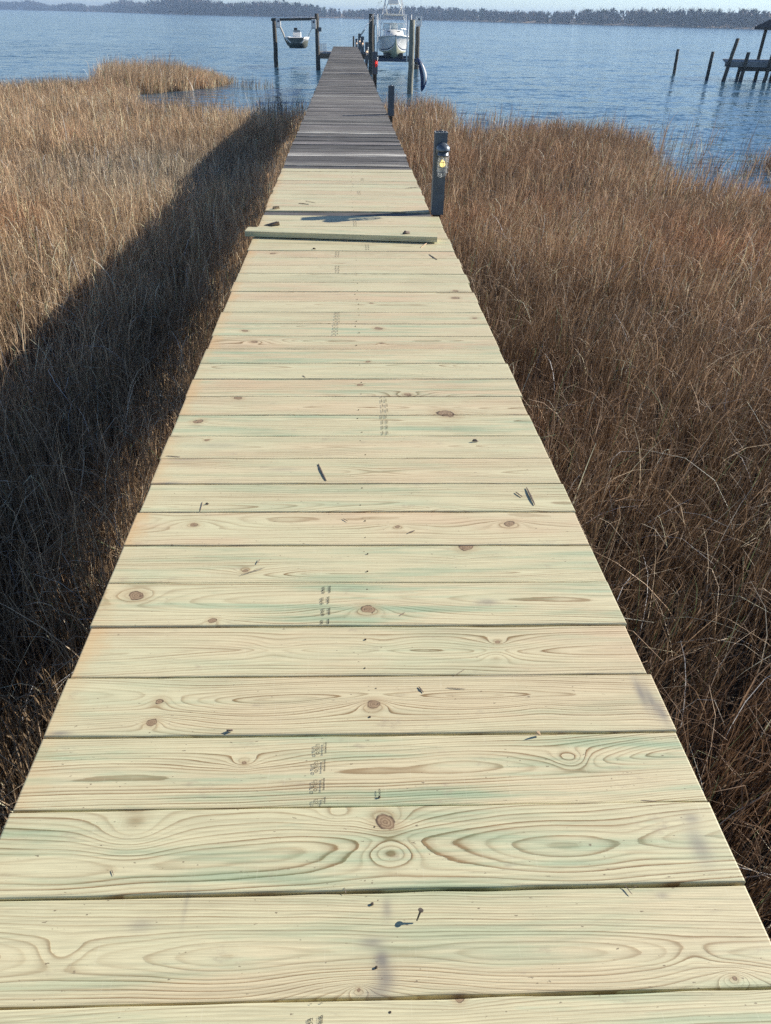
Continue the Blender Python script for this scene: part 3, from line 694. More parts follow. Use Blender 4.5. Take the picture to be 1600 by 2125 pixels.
t = thing('screw', c, 'loose screw standing on its tip on the second nearest board', 'screw')
MB().tube([c + Vector((-.004, -.003, 0)), c + Vector((.003, .006, .016))], .0013, 8, .0022).build('shank', 'screw', t)
MB().tube([c + Vector((.003, .006, .016)), c + Vector((.0036, .0068, .019))], .003, 10, .0055).build('head', 'screw', t)

# ------------------------------------------------------------------ lamp posts
def jelly_lamp(t, x, y, z, k, glass_m, bulb_m):
    """caged bulkhead lamp hung on the face of a post; z = top of dome, k = scale"""
    yc = y - .072 * k
    MB().rings([[(x + q * k * math.cos(a), y + yy * k, z - .052 * k + q * k * math.sin(a)) for a in [2 * math.pi * i / 20 for i in range(20)]] for q, yy in ((.056, 0), (.056, -.012), (.048, -.02), (.03, -.03), (.03, -.06))]).build('mounting_plate', 'lampmetal', t, True)
    MB().lathe(x, yc, [(.012 * k, z), (.036 * k, z - .008 * k), (.052 * k, z - .024 * k), (.057 * k, z - .046 * k), (.056 * k, z - .052 * k), (.045 * k, z - .053 * k)], 24).build('dome_cap', 'lampmetal', t, True)
    MB().lathe(x, yc, [(.045 * k, z - .0531 * k), (.045 * k, z - .080 * k), (.048 * k, z - .082 * k), (.048 * k, z - .090 * k)], 24).build('collar', 'lampmetal', t, True)
    z1 = z - .091 * k
    MB().lathe(x, yc, [(.038 * k, z1), (.042 * k, z1 - .03 * k), (.042 * k, z1 - .12 * k), (.034 * k, z1 - .15 * k), (.012 * k, z1 - .162 * k)], 24).build('jar', glass_m, t, True)
    b = MB().lathe(x, yc, [(.006 * k, z1 - .030 * k), (.012 * k, z1 - .038 * k), (.022 * k, z1 - .052 * k), (.024 * k, z1 - .066 * k), (.018 * k, z1 - .080 * k), (.004 * k, z1 - .087 * k)], 16); b.build('bulb', bulb_m, t, True)
    cage = MB()
    for i in range(4):
        a = math.pi / 4 * 0 + math.pi / 2 * i + .0
        ca, sa = math.cos(a - math.pi / 2), math.sin(a - math.pi / 2)
        cage.tube([(x + .048 * k * ca, yc + .048 * k * sa, z1 + .002 * k), (x + .048 * k * ca, yc + .048 * k * sa, z1 - .13 * k), (x + .034 * k * ca, yc + .034 * k * sa, z1 - .160 * k), (x + .004 * ca, yc + .004 * sa, z1 - .172 * k)], .0022 * k, 6)
    for zz in (.042, .082, .122):
        n = 20; pts = [(x + .049 * k * math.cos(2 * math.pi * i / n), yc + .049 * k * math.sin(2 * math.pi * i / n), z1 - zz * k) for i in range(n + 1)]
        cage.tube(pts, .0022 * k, 6)
    cage.build('cage', 'wire', t, True)
def lamp_post(x0, y0, h, label, w=.104, base=-.02, lampz=None, jar='jar', bulb='bulb', lean=0, lx=.62, cap=False):
    """post standing with its near left corner at x0, y0"""
    t = thing('lamp_post', (x0 + w / 2, y0 + w / 2, base), label, 'lamp post', 'lamp posts along the right edge of the pier')
    e = .006
    b = MB(); x1, y1 = x0 + w, y0 + w
    outer = [(x0, y0), (x1, y0), (x1, y1), (x0, y1)]; inner = [(x0 + e, y0 + e), (x1 - e, y0 + e), (x1 - e, y1 - e), (x0 + e, y1 - e)]
    b.rings([[(x, y, z) for x, y in outer] for z in (base, h * .5, h - .0035)], cap=False)
    b.rings([[(x, y, z) for x, y in inner] for z in (h - .0035, h - .12)], cap=False)
    b.add([(x, y, base) for x, y in outer], [(3, 2, 1, 0)]); b.add([(x, y, h - .12) for x, y in inner], [(0, 1, 2, 3)])
    b.build('sleeve', 'post', t)
    r = MB(); vs = [(x, y, z) for z in (h - .0035, h) for p in (outer, inner) for x, y in p]
    fs = []
    for k in range(4):
        j = (k + 1) % 4; fs += [(8 + k, 8 + j, 12 + j, 12 + k), (k, j, 8 + j, 8 + k), (4 + j, 4 + k, 12 + k, 12 + j)]
    r.add(vs, fs).build('rim', 'post_edge', t)
    MB().box(x0 + .022, y0 + .022, -3.0, x1 - .022, y1 - .022, base - .002).build('inner_post', 'piling', t)
    n = 12; hp = [(x0 + w * .5 + w * .22 * math.cos(math.pi * i / n), y0 + w * .45, h - .03 + (.045 * math.sin(math.pi * i / n))) for i in range(n + 1)]
    MB().tube(hp, .0035, 6).build('wire_loop', 'wire', t, True)
    if lampz: jelly_lamp(t, x0 + w * lx, y0 - .001, lampz, 1.0, jar, bulb)
    return t
zt = ony(918, 299, 6.66).z
lamp_post(.738, 6.745, .632, 'slate blue lamp post with yellow bulb, nearest, beside the new boards', lampz=zt)
lamp_post(.722, 14.45, .44, 'plain slate blue post without a lamp, second nearest of the posts')
lamp_post(.78, 25.6, .55, 'wide dark lamp post with a red lamp at the pier edge', w=.16, lampz=.43, jar='jar_red', bulb='bulb_red', lx=.75)
lamp_post(.69, 31.65, .64, 'dark lamp post just left of the red lamp', w=.125, lampz=.50, bulb='bulb_warm')
lamp_post(.68, 40.2, .65, 'lamp post with a white lit jar near the far end of the pier', w=.15, lampz=.52, bulb='bulb_warm')
lamp_post(.62, 45.0, .68, 'taller lamp post with an orange lit jar near the far end of the pier', w=.15, lampz=.5, bulb='bulb_warm')
lamp_post(.52, 49.2, .36, 'short lamp post at the very end of the pier', w=.13, lampz=.3, bulb='bulb_warm')
o = MB().log(.42, 49.0 + .5, -3, .48, .055, .05, seed=4).build('thin_post', 'piling', None, True)
tag(o, 'thin dark bare post left of the last lamps at the pier end', 'post')

# fishing rods leaning from the pier end to the right lift
for (ax, ay, bx, by, lb) in ((748, 73, 786, 6, 'left one of two thin fishing rods leaning at the pier end'), (750, 73, 791, 3, 'right one of two thin fishing rods leaning at the pier end')):
    p, q = ony(ax, ay, 45.1), ony(bx, by, 45.6); m_ = (p + q) / 2 - Vector((0, 0, .06)); t = thing('fishing_rod', p, lb, 'fishing rod', 'fishing rods')
    MB().tube([p, p + (m_ - p) * .35], .014, 6).build('handle', 'dark', t)
    MB().tube([p + (m_ - p) * .351, m_, q], .010, 6, .005).build('blank', 'alu', t)
    MB().tube([q, q + Vector((.02, 0, .02))], .02, 6).build('tip_ring', 'dark', t)

# ------------------------------------------------------------------ T-head platform beyond the pier end
pf = thing('dock_platform', (0, 65, WATER), 'low T-shaped grey platform in the water beyond the pier end', 'dock')
b = MB()
for i in range(34): b.box(-2.31 + i * .131, 64.5, -.94, -2.31 + i * .131 + .124, 68.2, -.90)
b.build('decking', 'greydeck', pf)
MB().box(-2.3, 64.46, -1.27, 2.15, 64.5, -.945).box(-2.3, 68.2, -1.2, 2.15, 68.24, -.945).build('fascia', 'frame', pf)
for x in (-1.1, .4, 1.9):
    for y in (64.7, 67.9): MB().log(x, y, -3.4, -.95, .13, .12, seed=int(x * 3)).build('piling', 'piling', pf, True)
MB().box(1.35, 64.3, -.94, 2.12, 64.45, -.78, .01).build('bumper', 'dark', pf)

# crab pot on the platform
cp = thing('crab_pot', (-1.8, 65, -.9), 'wire crab pot standing on the low platform left of the pier', 'crab pot'); k = MB()
x0, x1, y0, y1, z0, z1 = -2.1, -1.5, 64.7, 65.25, -.895, -.33
for i in range(9):
    f = i / 8; zz = z0 + (z1 - z0) * f; xx = x0 + (x1 - x0) * f; yy = y0 + (y1 - y0) * f
    k.tube([(x0, y0, zz), (x1, y0, zz), (x1, y1, zz), (x0, y1, zz), (x0, y0, zz)], .005, 4)
    k.tube([(xx, y0, z0), (xx, y0, z1), (xx, y1, z1), (xx, y1, z0)], .005, 4); k.tube([(x0, yy, z0), (x0, yy, z1), (x1, yy, z1), (x1, yy, z0)], .005, 4)
k.build('mesh_cage', 'alu', cp)
k = MB()
for a, b_ in (((x0, y0), (x0, y0)), ((x1, y0), (x1, y0)), ((x0 + .25, y0), (x0 + .25, y0))): k.tube([(a[0], a[1] - .01, z0), (a[0], a[1] - .01, z1)], .016, 6)
k.build('frame', 'alu', cp)

# ------------------------------------------------------------------ boat lifts
def motor_box(parent, x0, z0, x1, z1, y, mat='offwhite'):
    b = MB().box(x0, y - .35, z0, x1, y, z1, .03).build('motor_box', mat, parent)
    MB().box(x0 + .06, y - .362, z0 + .10, x1 - .07, y - .352, z1 - .08, .004).build('cover_plate', 'alu', b)
    MB().lathe((x0 + x1) / 2, y - .375, [(.001, (z0 + z1) / 2 + .22), (.07, (z0 + z1) / 2 + .16), (.08, (z0 + z1) / 2 + .1), (.001, (z0 + z1) / 2 + .04)], 10, 1, .2).build('badge', 'stripe', b)
lf = thing('boat_lift', (-3.9, 67, WATER), 'left boat lift of dark pilings with two white motor boxes', 'boat lift')
MB().log(-5.62, 67.9, -3.5, 1.20, .18, .15, (.06, 0), seed=1).build('piling', 'piling', lf, True)
MB().log(-2.16, 64.5, -3.5, 1.53, .18, .14, (.0, 0), seed=2).build('piling', 'piling', lf, True)
MB().add([(-5.78, 67.7, 1.0), (-1.98, 64.75, 1.12), (-1.98, 64.9, 1.12), (-5.78, 67.85, 1.0), (-5.78, 67.7, 1.18), (-1.98, 64.75, 1.28), (-1.98, 64.9, 1.28), (-5.78, 67.85, 1.18)],
         [(0, 1, 5, 4), (1, 2, 6, 5), (2, 3, 7, 6), (3, 0, 4, 7), (4, 5, 6, 7), (3, 2, 1, 0)]).build('top_beam', 'piling', lf)
MB().log(-5.50, 67.3, -3.5, -.35, .12, .1, (0, 0), seed=21).build('fender_piling', 'piling', lf, True)
a, b_ = ony(572, 38, 67.2), ony(583, 58, 67.2); motor_box(lf, a.x, b_.z, b_.x, a.z, 67.5)
a, b_ = ony(646, 40, 64.2), ony(656.5, 60, 64.2); motor_box(lf, a.x, b_.z, b_.x, a.z, 64.3)
a = ony(661, 62, 64.2); MB().box(a.x - .02, 64.0, a.z - .1, a.x + .22, 64.3, a.z + .16, .01).build('switch_box', 'post', lf)
MB().tube([ony(660, 68, 64.2), ony(662, 82, 64.2), ony(661.5, 95, 64.3)], .012, 6).build('cable', 'alu', lf)
p = [ony(582, 57, 67.2), ony(588, 70, 66.9), ony(592, 82, 66.9)]
q = [ony(592, 82, 66.9), ony(597.5, 93, 66.9), ony(606, 100, 66.9)]
MB().tube(p, .075, 6, .06).build('sling', 'strap', lf); MB().tube(q, .055, 6, .04).build('sling', 'dark', lf)
MB().tube([ony(647, 59, 64.6), ony(642, 70, 66.2), ony(638, 80, 66.9)], .018, 6).build('cable', 'dark', lf)

def loft(parent, name, mat, secs, closed=False, cap=False):
    """secs: list of point lists, one per station"""
    b = MB(); n = len(secs[0]); o = 0
    for s_ in secs: b.v += [tuple(p) for p in s_]
    for i in range(len(secs) - 1):
        for j in range(n - 1 + (1 if closed else 0)):
            k = (j + 1) % n; b.f.append((i * n + j, i * n + k, (i + 1) * n + k, (i + 1) * n + j))
    if cap: b.f.append(tuple(range((len(secs) - 1) * n, len(secs) * n)))
    return b.build(name, mat, parent, True)

# small skiff hanging in the left lift, blunt bow towards the pier head
sk = thing('skiff', (-3.79, 68, -.7), 'small white skiff with a grey bottom hanging in the left lift', 'boat')
cx = -3.79
st = [(65.2, .62, .42, .03, -.36), (65.6, .78, .50, .05, -.62), (66.4, .86, .58, .04, -.70), (68, .87, .62, .0, -.71), (70.2, .82, .62, -.03, -.70)]
bot = [[(cx - wt * .90, y, zt - (zt - zb) * .32), (cx - wb, y, zb), (cx, y, zb - .01), (cx + wb, y, zb), (cx + wt * .90, y, zt - (zt - zb) * .32)] for y, wt, wb, zt, zb in st]
loft(sk, 'bottom', 'greybottom', bot, cap=True)
fr = [(cx + (wt * .90 if s else -wt * .90), 0, 0) for s in (0, 1) for _, wt, *_ in st[:1]]
y, wt, wb, zt, zb = st[0]; zm = zt - (zt - zb) * .32
MB().add([(cx - wb, y, zb), (cx + wb, y, zb), (cx + wt * .9, y, zm), (cx - wt * .9, y, zm)], [(0, 1, 2, 3)]).build('bow_plate', 'greybottom', sk)
top = [[(cx - wt * .90, y, zt - (zt - zb) * .32), (cx - wt * 1.0, y, zt), (cx - wt * .94, y, zt + .02), (cx - wt * .8, y, zt - .02), (cx + wt * .8, y, zt - .02), (cx + wt * .94, y, zt + .02), (cx + wt, y, zt), (cx + wt * .90, y, zt - (zt - zb) * .32)] for y, wt, wb, zt, zb in st]
loft(sk, 'hull', 'white', top, closed=True, cap=True)
y0_ = top[0]; MB().add(y0_, [tuple(range(8))]).build('bow_panel', 'greybottom', sk)
for s in (-1, 1):
    MB().add([(cx + s * .62 * .56, 65.17, -.30), (cx + s * .62 * .70, 65.17, -.34), (cx + s * .86, 65.5, -.02), (cx + s * .70, 65.17, -.02)], [(0, 1, 2, 3)]).build('bow_flare', 'white', sk)
MB().box(cx - .34, 67.3, -.02, cx + .28, 68.0, .33, .04).build('console', 'white', sk)
MB().add([(cx - .31, 67.32, .335), (cx + .25, 67.32, .335), (cx + .20, 67.55, .46), (cx - .26, 67.55, .46)], [(0, 1, 2, 3)]).build('windshield', 'glassdark', sk)
MB().box(cx - .26, 67.6, .34, cx + .0, 67.8, .60, .03).build('seat_back', 'dark', sk)
MB().tube([(cx + .33, 67.7, .55), (cx + .34, 67.8, 1.35)], .012, 6).build('antenna', 'alu', sk)
MB().tube([(cx + .66, 69.8, 0), (cx + .66, 69.8, .45)], .012, 6).build('stern_light', 'alu', sk)

# right-hand lift
rl = thing('boat_lift', (3.6, 66, WATER), 'right boat lift with tall pilings, white guide poles and a dark cradle beam', 'boat lift')
for i, (x, y, zt, r, m_) in enumerate(((1.74, 60.2, 1.58, .19, 'piling'), (2.02, 66.0, 1.05, .19, 'piling'), (5.62, 68.0, .85, .2, 'piling'))):
    MB().log(x, y, -3.5, zt, r, r * .85, seed=30 + i).build('piling', m_, rl, True)
a, b_ = ony(770.5, 32, 62), ony(781, 52.5, 62); motor_box(rl, a.x, b_.z, b_.x, a.z, 62.3)
a, b_ = ony(864, 33.5, 66), ony(875, 55, 66); motor_box(rl, a.x, b_.z, b_.x, a.z, 66.4)
for p0, p1 in (((782.5, 29, 62.5), (782.5, 122, 63)), ((845.5, 34, 62.5), (844, 122, 63)), ((852, 30, 62.5), (850.5, 122, 63))):
    q0, q1 = ony(*p0), ony(*p1); MB().tube([Vector((q1.x, q1.y, -1.3)), Vector((q1.x, q1.y, q0.z))], .045, 8).build('guide_pole', 'offwhite', rl, True)
MB().box(2.2, 64.0, -1.36, 5.3, 64.2, -1.14, .01).build('cradle_beam', 'stripe', rl)
MB().box(2.2, 68.6, -1.36, 5.3, 68.8, -1.14, .01).build('cradle_beam', 'stripe', rl)
for x in (3.12, 4.10): MB().box(x - .14, 63.9, -1.14, x + .14, 69.2, -.78, .04).build('bunk', 'dark', rl)
MB().tube([(1.86, 60.2, 1.3), (1.9, 62.0, .4), (1.95, 62.5, -.6)], .03, 6).build('cable', 'dark', rl)
# tall pale piling standing nearer, with the kayak against it
tp = MB().log(3.44, 45.2, -3.4, ony(856, 41, 45.2).z, .165, .14, seed=44).build('mooring_piling', 'piling_pale', None, True)
tag(tp, 'tall pale grey piling in front of the right boat lift', 'piling')
def kayak():
    top, botp = ony(866, 119, 44.6), ony(875, 190, 44.6); zt, zb = top.z, max(botp.z, WATER + .04); xt = top.x; xb = botp.x
    t = thing('kayak', (xb, 44.6, zb), 'navy and white kayak hung upright on the tall piling', 'kayak')
    K = 16; hull = []; deck = []
    for i in range(K + 1):
        u = i / K; z = zt + (zb - zt) * u; bow = math.sin(math.pi * min(1, max(0, u))) ** .6
        xc = xt + (xb - xt) * u + .22 * math.sin(math.pi * u); wd = .02 + .17 * bow; dp = .02 + .15 * bow
        hull.append([(xc + wd * math.cos(a), 44.6 + dp * math.sin(a), z) for a in [math.pi * 2 * k / 14 for k in range(14)]])
    MB().rings(hull).build('hull', 'navy', t, True)
    for s, c0, c1, off in ((0, .06, .82, .30), (1, .18, .72, .75)):
        V = []
        for i in range(13):
            u = c0 + (c1 - c0) * i / 12; z = zt + (zb - zt) * u; bow = math.sin(math.pi * u) ** .6; xc = xt + (xb - xt) * u + .22 * math.sin(math.pi * u); wd = .02 + .17 * bow; dp = .02 + .15 * bow
            wv = .05 * math.sin(math.pi * i / 12)
            for e in (-1, 1):
                q = min(.97, max(-.97, off - .15 + e * wv / max(wd, .05))); V.append((xc + wd * 1.02 * q, 44.6 - dp * math.sqrt(1 - q * q) - .012, z))
        MB().add(V, [(2 * i, 2 * i + 1, 2 * i + 3, 2 * i + 2) for i in range(12)]).build('white_panel', 'white', t)
    MB().tube([(xt - .3, 44.9, zt - .3), (xt + .05, 44.42, zt - .35), (xt + .2, 44.6, zt - .36)], .012, 6).build('hanging_strap', 'strap', t)
kayak()

# sport fishing boat on the right lift, bow towards the viewer
bt = thing('fishing_boat', (3.62, 66, -1.1), 'white sport fishing boat with a tuna tower raised on the right lift', 'boat')
cx = 3.62
SEC = [  # y, half width sheer, z sheer, half width chine, z chine, z keel
    (62.9, .03, .30, .02, .16, .08), (63.05, .40, .30, .10, -.34, -.50), (63.4, .78, .27, .24, -.56, -.92), (64.0, 1.03, .23, .50, -.72, -1.10), (65.0, 1.16, .17, .84, -.78, -1.15),
    (66.6, 1.22, .10, 1.0, -.78, -1.12), (68.6, 1.22, .04, 1.04, -.78, -1.08), (70.6, 1.12, .02, 1.0, -.72, -1.0)]
def half(f):   # mirror a per-side profile
    out = []
    for y, ws, zs, wc, zc, zk in SEC:
        r = f(y, ws, zs, wc, zc, zk); out.append([(cx - x, y, z) for x, z in reversed(r)] + [(cx + x, y, z) for x, z in (r[1:] if r[0][0] == 0 else r)])
    return out
def sides(f, name, mat):
    for s in (-1, 1):
        loft(bt, name, mat, [[(cx + s * x, y, z) for x, z in f(y, ws, zs, wc, zc, zk)] for y, ws, zs, wc, zc, zk in SEC], cap=False)
mixp = lambda ws, zs, wc, zc, t: (wc + (ws - wc) * t ** 1.35, zc + (zs - zc) * t)
loft(bt, 'bottom', 'cream', half(lambda y, ws, zs, wc, zc, zk: [(0, zk), (wc * .55, zk + (zc - zk) * .5), (wc, zc), mixp(ws, zs, wc, zc, .06)]), cap=True)
sides(lambda y, ws, zs, wc, zc, zk: [mixp(ws, zs, wc, zc, .06), mixp(ws, zs, wc, zc, .13)], 'waterline_band', 'white')
sides(lambda y, ws, zs, wc, zc, zk: [mixp(ws, zs, wc, zc, .13), mixp(ws, zs, wc, zc, .20)], 'boot_stripe', 'stripe')
sides(lambda y, ws, zs, wc, zc, zk: [mixp(ws, zs, wc, zc, t) for t in (.20, .4, .6, .8, .97)] + [(ws * 1.03 + .01, zs - .03), (ws * 1.03 + .01, zs + .02), (ws * .97, zs + .03)], 'topside', 'white')
loft(bt, 'deck', 'white', [[(cx - ws * .97, y, zs + .03), (cx, y, zs + .07), (cx + ws * .97, y, zs + .03)] for y, ws, zs, *_ in SEC])
MB().add([(cx - 1.12, 70.6, .02), (cx - 1.0, 70.6, -.72), (cx, 70.6, -1.0), (cx + 1.0, 70.6, -.72), (cx + 1.12, 70.6, .02)], [(0, 1, 2, 3, 4)]).build('transom', 'white', bt)
loft(bt, 'cabin', 'white', [[(cx - w_, y, z0_), (cx - w_ * .85, y, z1_), (cx, y, z1_ + .05), (cx + w_ * .85, y, z1_), (cx + w_, y, z0_)] for y, w_, z0_, z1_ in ((63.9, .30, .28, .30), (64.6, .62, .22, .45), (65.6, .80, .18, .58), (66.8, .86, .12, .60))], cap=True)
for x in (-.42, .3): MB().box(cx + x - .11, 64.85, .50, cx + x + .11, 65.2, .56, .02).build('hatch', 'glassdark', bt)
ws_ = [(-.80, .55), (-.74, 1.0), (.74, 1.0), (.80, .55)]
MB().add([(cx + x, 66.2 + (z - .5) * .8, z) for x, z in ws_], [(0, 1, 2, 3)]).build('windshield', thin_glass('windshield_glass', (.5, .62, .7), .5), bt)
k = MB()
for x in (-.80, -.28, .28, .80): k.tube([(cx + x, 66.15, .55), (cx + x * .93, 66.55, 1.03)], .028, 6)
k.tube([(cx - .78, 66.53, 1.02), (cx + .78, 66.53, 1.02)], .025, 6); k.build('windshield_frame', 'alu', bt)
k = MB(); rl_ = []
for s in (-1, 1):
    pts = [(cx + s * ws * .93, y, zs + .44) for y, ws, zs, *_ in SEC[1:6]]
    k.tube([(cx, SEC[0][0] + .05, SEC[0][2] + .42)] + pts, .016, 6)
    for (y, ws, zs, *_), p in zip(SEC[1:6], pts): k.tube([(cx + s * ws * .95, y, zs + .03), p], .014, 6)
k.build('bow_rail', 'alu', bt)
MB().box(cx - .70, 65.9, 1.52, cx + .72, 68.2, 1.62, .03).build('hardtop', 'canvas', bt)
MB().box(cx - .98, 65.8, 1.56, cx + .98, 68.3, 1.60, .015).build('hardtop_rim', 'white', bt)
for s in (-1, 1):
    MB().tube([(cx + s * 1.02, 66.1, .12), (cx + s * .95, 66.4, 1.58)], .03, 6).build('hardtop_leg', 'alu', bt); MB().tube([(cx + s * 1.04, 68.0, .1), (cx + s * .95, 68.0, 1.58)], .03, 6).build('hardtop_leg', 'alu', bt)
    MB().tube([(cx + s * .72, 66.5, 1.5), (cx + s * .92, 66.2, .95)], .022, 6).build('hardtop_brace', 'alu', bt)
k = MB()
for s in (-1, 1):
    k.tube([(cx + s * .80, 66.1, 1.60), (cx + s * .62, 66.6, 2.52)], .032, 6); k.tube([(cx + s * .80, 68.1, 1.60), (cx + s * .60, 67.6, 2.52)], .032, 6)
    k.tube([(cx + s * .72, 66.2, 1.85), (cx + s * .55, 66.6, 2.0), (cx + s * .36, 66.7, 2.40)], .028, 6)
    k.tube([(cx + s * .62, 66.6, 2.52), (cx + s * .60, 67.6, 2.52)], .028, 6)
    k.tube([(cx + s * .66, 66.4, 2.3), (cx + s * .45, 67.4, 1.62)], .022, 6)
k.tube([(cx - .62, 66.6, 2.52), (cx + .62, 66.6, 2.52)], .028, 6); k.build('tower_frame', 'alu', bt)
MB().box(cx - .40, 66.45, 2.20, cx + .34, 67.3, 2.62, .05).build('tower_station', 'white', bt)
MB().box(cx - .44, 66.5, 2.64, cx + .40, 67.5, 2.76, .04).build('tower_top', 'white', bt)
MB().tube([(cx - .22, 66.8, 1.6), (cx - .20, 66.8, 3.0)], .02, 6).build('antenna', 'dark', bt)
MB().tube([(cx - .62, 66.9, 2.5), (cx - .75, 67.2, 4.2)], .014, 6).build('antenna', 'alu', bt)
MB().tube([(cx + .5, 66.9, 2.5), (cx + .62, 67.2, 3.6)], .014, 6).build('antenna', 'alu', bt)
MB().box(cx - .25, 66.7, .58, cx + .25, 67.1, 1.05, .05).build('helm', 'white', bt)
MB().lathe(cx + .1, 64.0, [(.03, .26), (.07, .28), (.07, .33), (.02, .36)], 8).build('anchor_windlass', 'dark', bt)

# ------------------------------------------------------------------ neighbouring dock on the right
nd = thing('gazebo_dock', (32, 63, WATER), 'grey dock with a dark roofed shelter at the right edge', 'dock')
b = MB(); SK = .40
def skew(mb, x0, y0, z0, x1, y1, z1):
    m0 = MB().box(x0, y0, z0, x1, y1, z1); mb.add([(x + (y - 60.6) * SK, y, z) for x, y, z in m0.v], m0.f)
for i in range(30): skew(b, 27.5 + i * .3, 60.6, -.88, 27.5 + i * .3 + .285, 65.6, -.80)
b.build('decking', 'greydeck', nd)
b = MB(); skew(b, 27.5, 60.55, -1.12, 36.5, 60.6, -.82); b.build('fascia', 'greydeck', nd)
b = MB(); skew(b, 28.6, 60.7, -1.38, 36.5, 60.9, -1.10); b.build('beam', 'piling', nd)
b = MB(); skew(b, 28.0, 65.0, -1.35, 36.5, 65.2, -1.10); b.build('beam', 'piling', nd)
for i, (px, py, zt, ln) in enumerate(((1499, 155, .62, .5), (1537, 160, -.20, .12), (1585, 167, -.28, .15), (1532, 154, -1.06, 0), (1568, 163, -1.06, 0), (1600, 158, .2, .1))):
    p = onz(px, py, WATER); yy = min(p.y, 65.2) if i not in (0, 1, 2) else 60.3; xx = ony(px, py, yy).x
    MB().log(xx, yy, -3.4, zt, .14, .125, (ln, 0), seed=60 + i).build('piling', 'piling', nd, True)
for x, y in ((32.9, 61.6), (32.15, 65.2), (36.6, 61.6), (36.6, 65.2)): MB().box(x - .09, y - .09, -.80, x + .09, y + .09, 1.30).build('roof_post', 'piling', nd)
ex0, ex1, ey0, ey1 = 31.6, 37.6, 60.8, 66.0
MB().add([(ex0, ey0, 1.30), (ex1, ey0, 1.30), (ex1, ey1, 1.30), (ex0, ey1, 1.30), ((ex0 + ex1) / 2 - .3, 63.2, 3.2), ((ex0 + ex1) / 2 + .3, 63.2, 3.2), (ex0, ey0, 1.14), (ex1, ey0, 1.14), (ex1, ey1, 1.14), (ex0, ey1, 1.14)],
         [(0, 1, 5, 4), (1, 2, 5), (2, 3, 4, 5), (3, 0, 4), (6, 7, 1, 0), (7, 8, 2, 1), (8, 9, 3, 2), (9, 6, 0, 3), (9, 8, 7, 6)]).build('roof', 'roof', nd)
for i, (bx, by, tx, ty, lb) in enumerate(((1400, 153, 1408, 102, 'lone leaning piling in the water, left of two beside the grey dock'), (1467, 163, 1480, 107, 'lone piling in the water, right of two, nearest the grey dock'))):
    p = onz(bx, by, WATER); q = ony(tx, ty, p.y)
    tag(MB().log(p.x, p.y, -3.4, q.z, .13, .115, ((q.x - p.x) * 1.3, 0), seed=80 + i).build('mooring_piling', 'piling', None, True), lb, 'piling', 'lone pilings beside the grey dock')

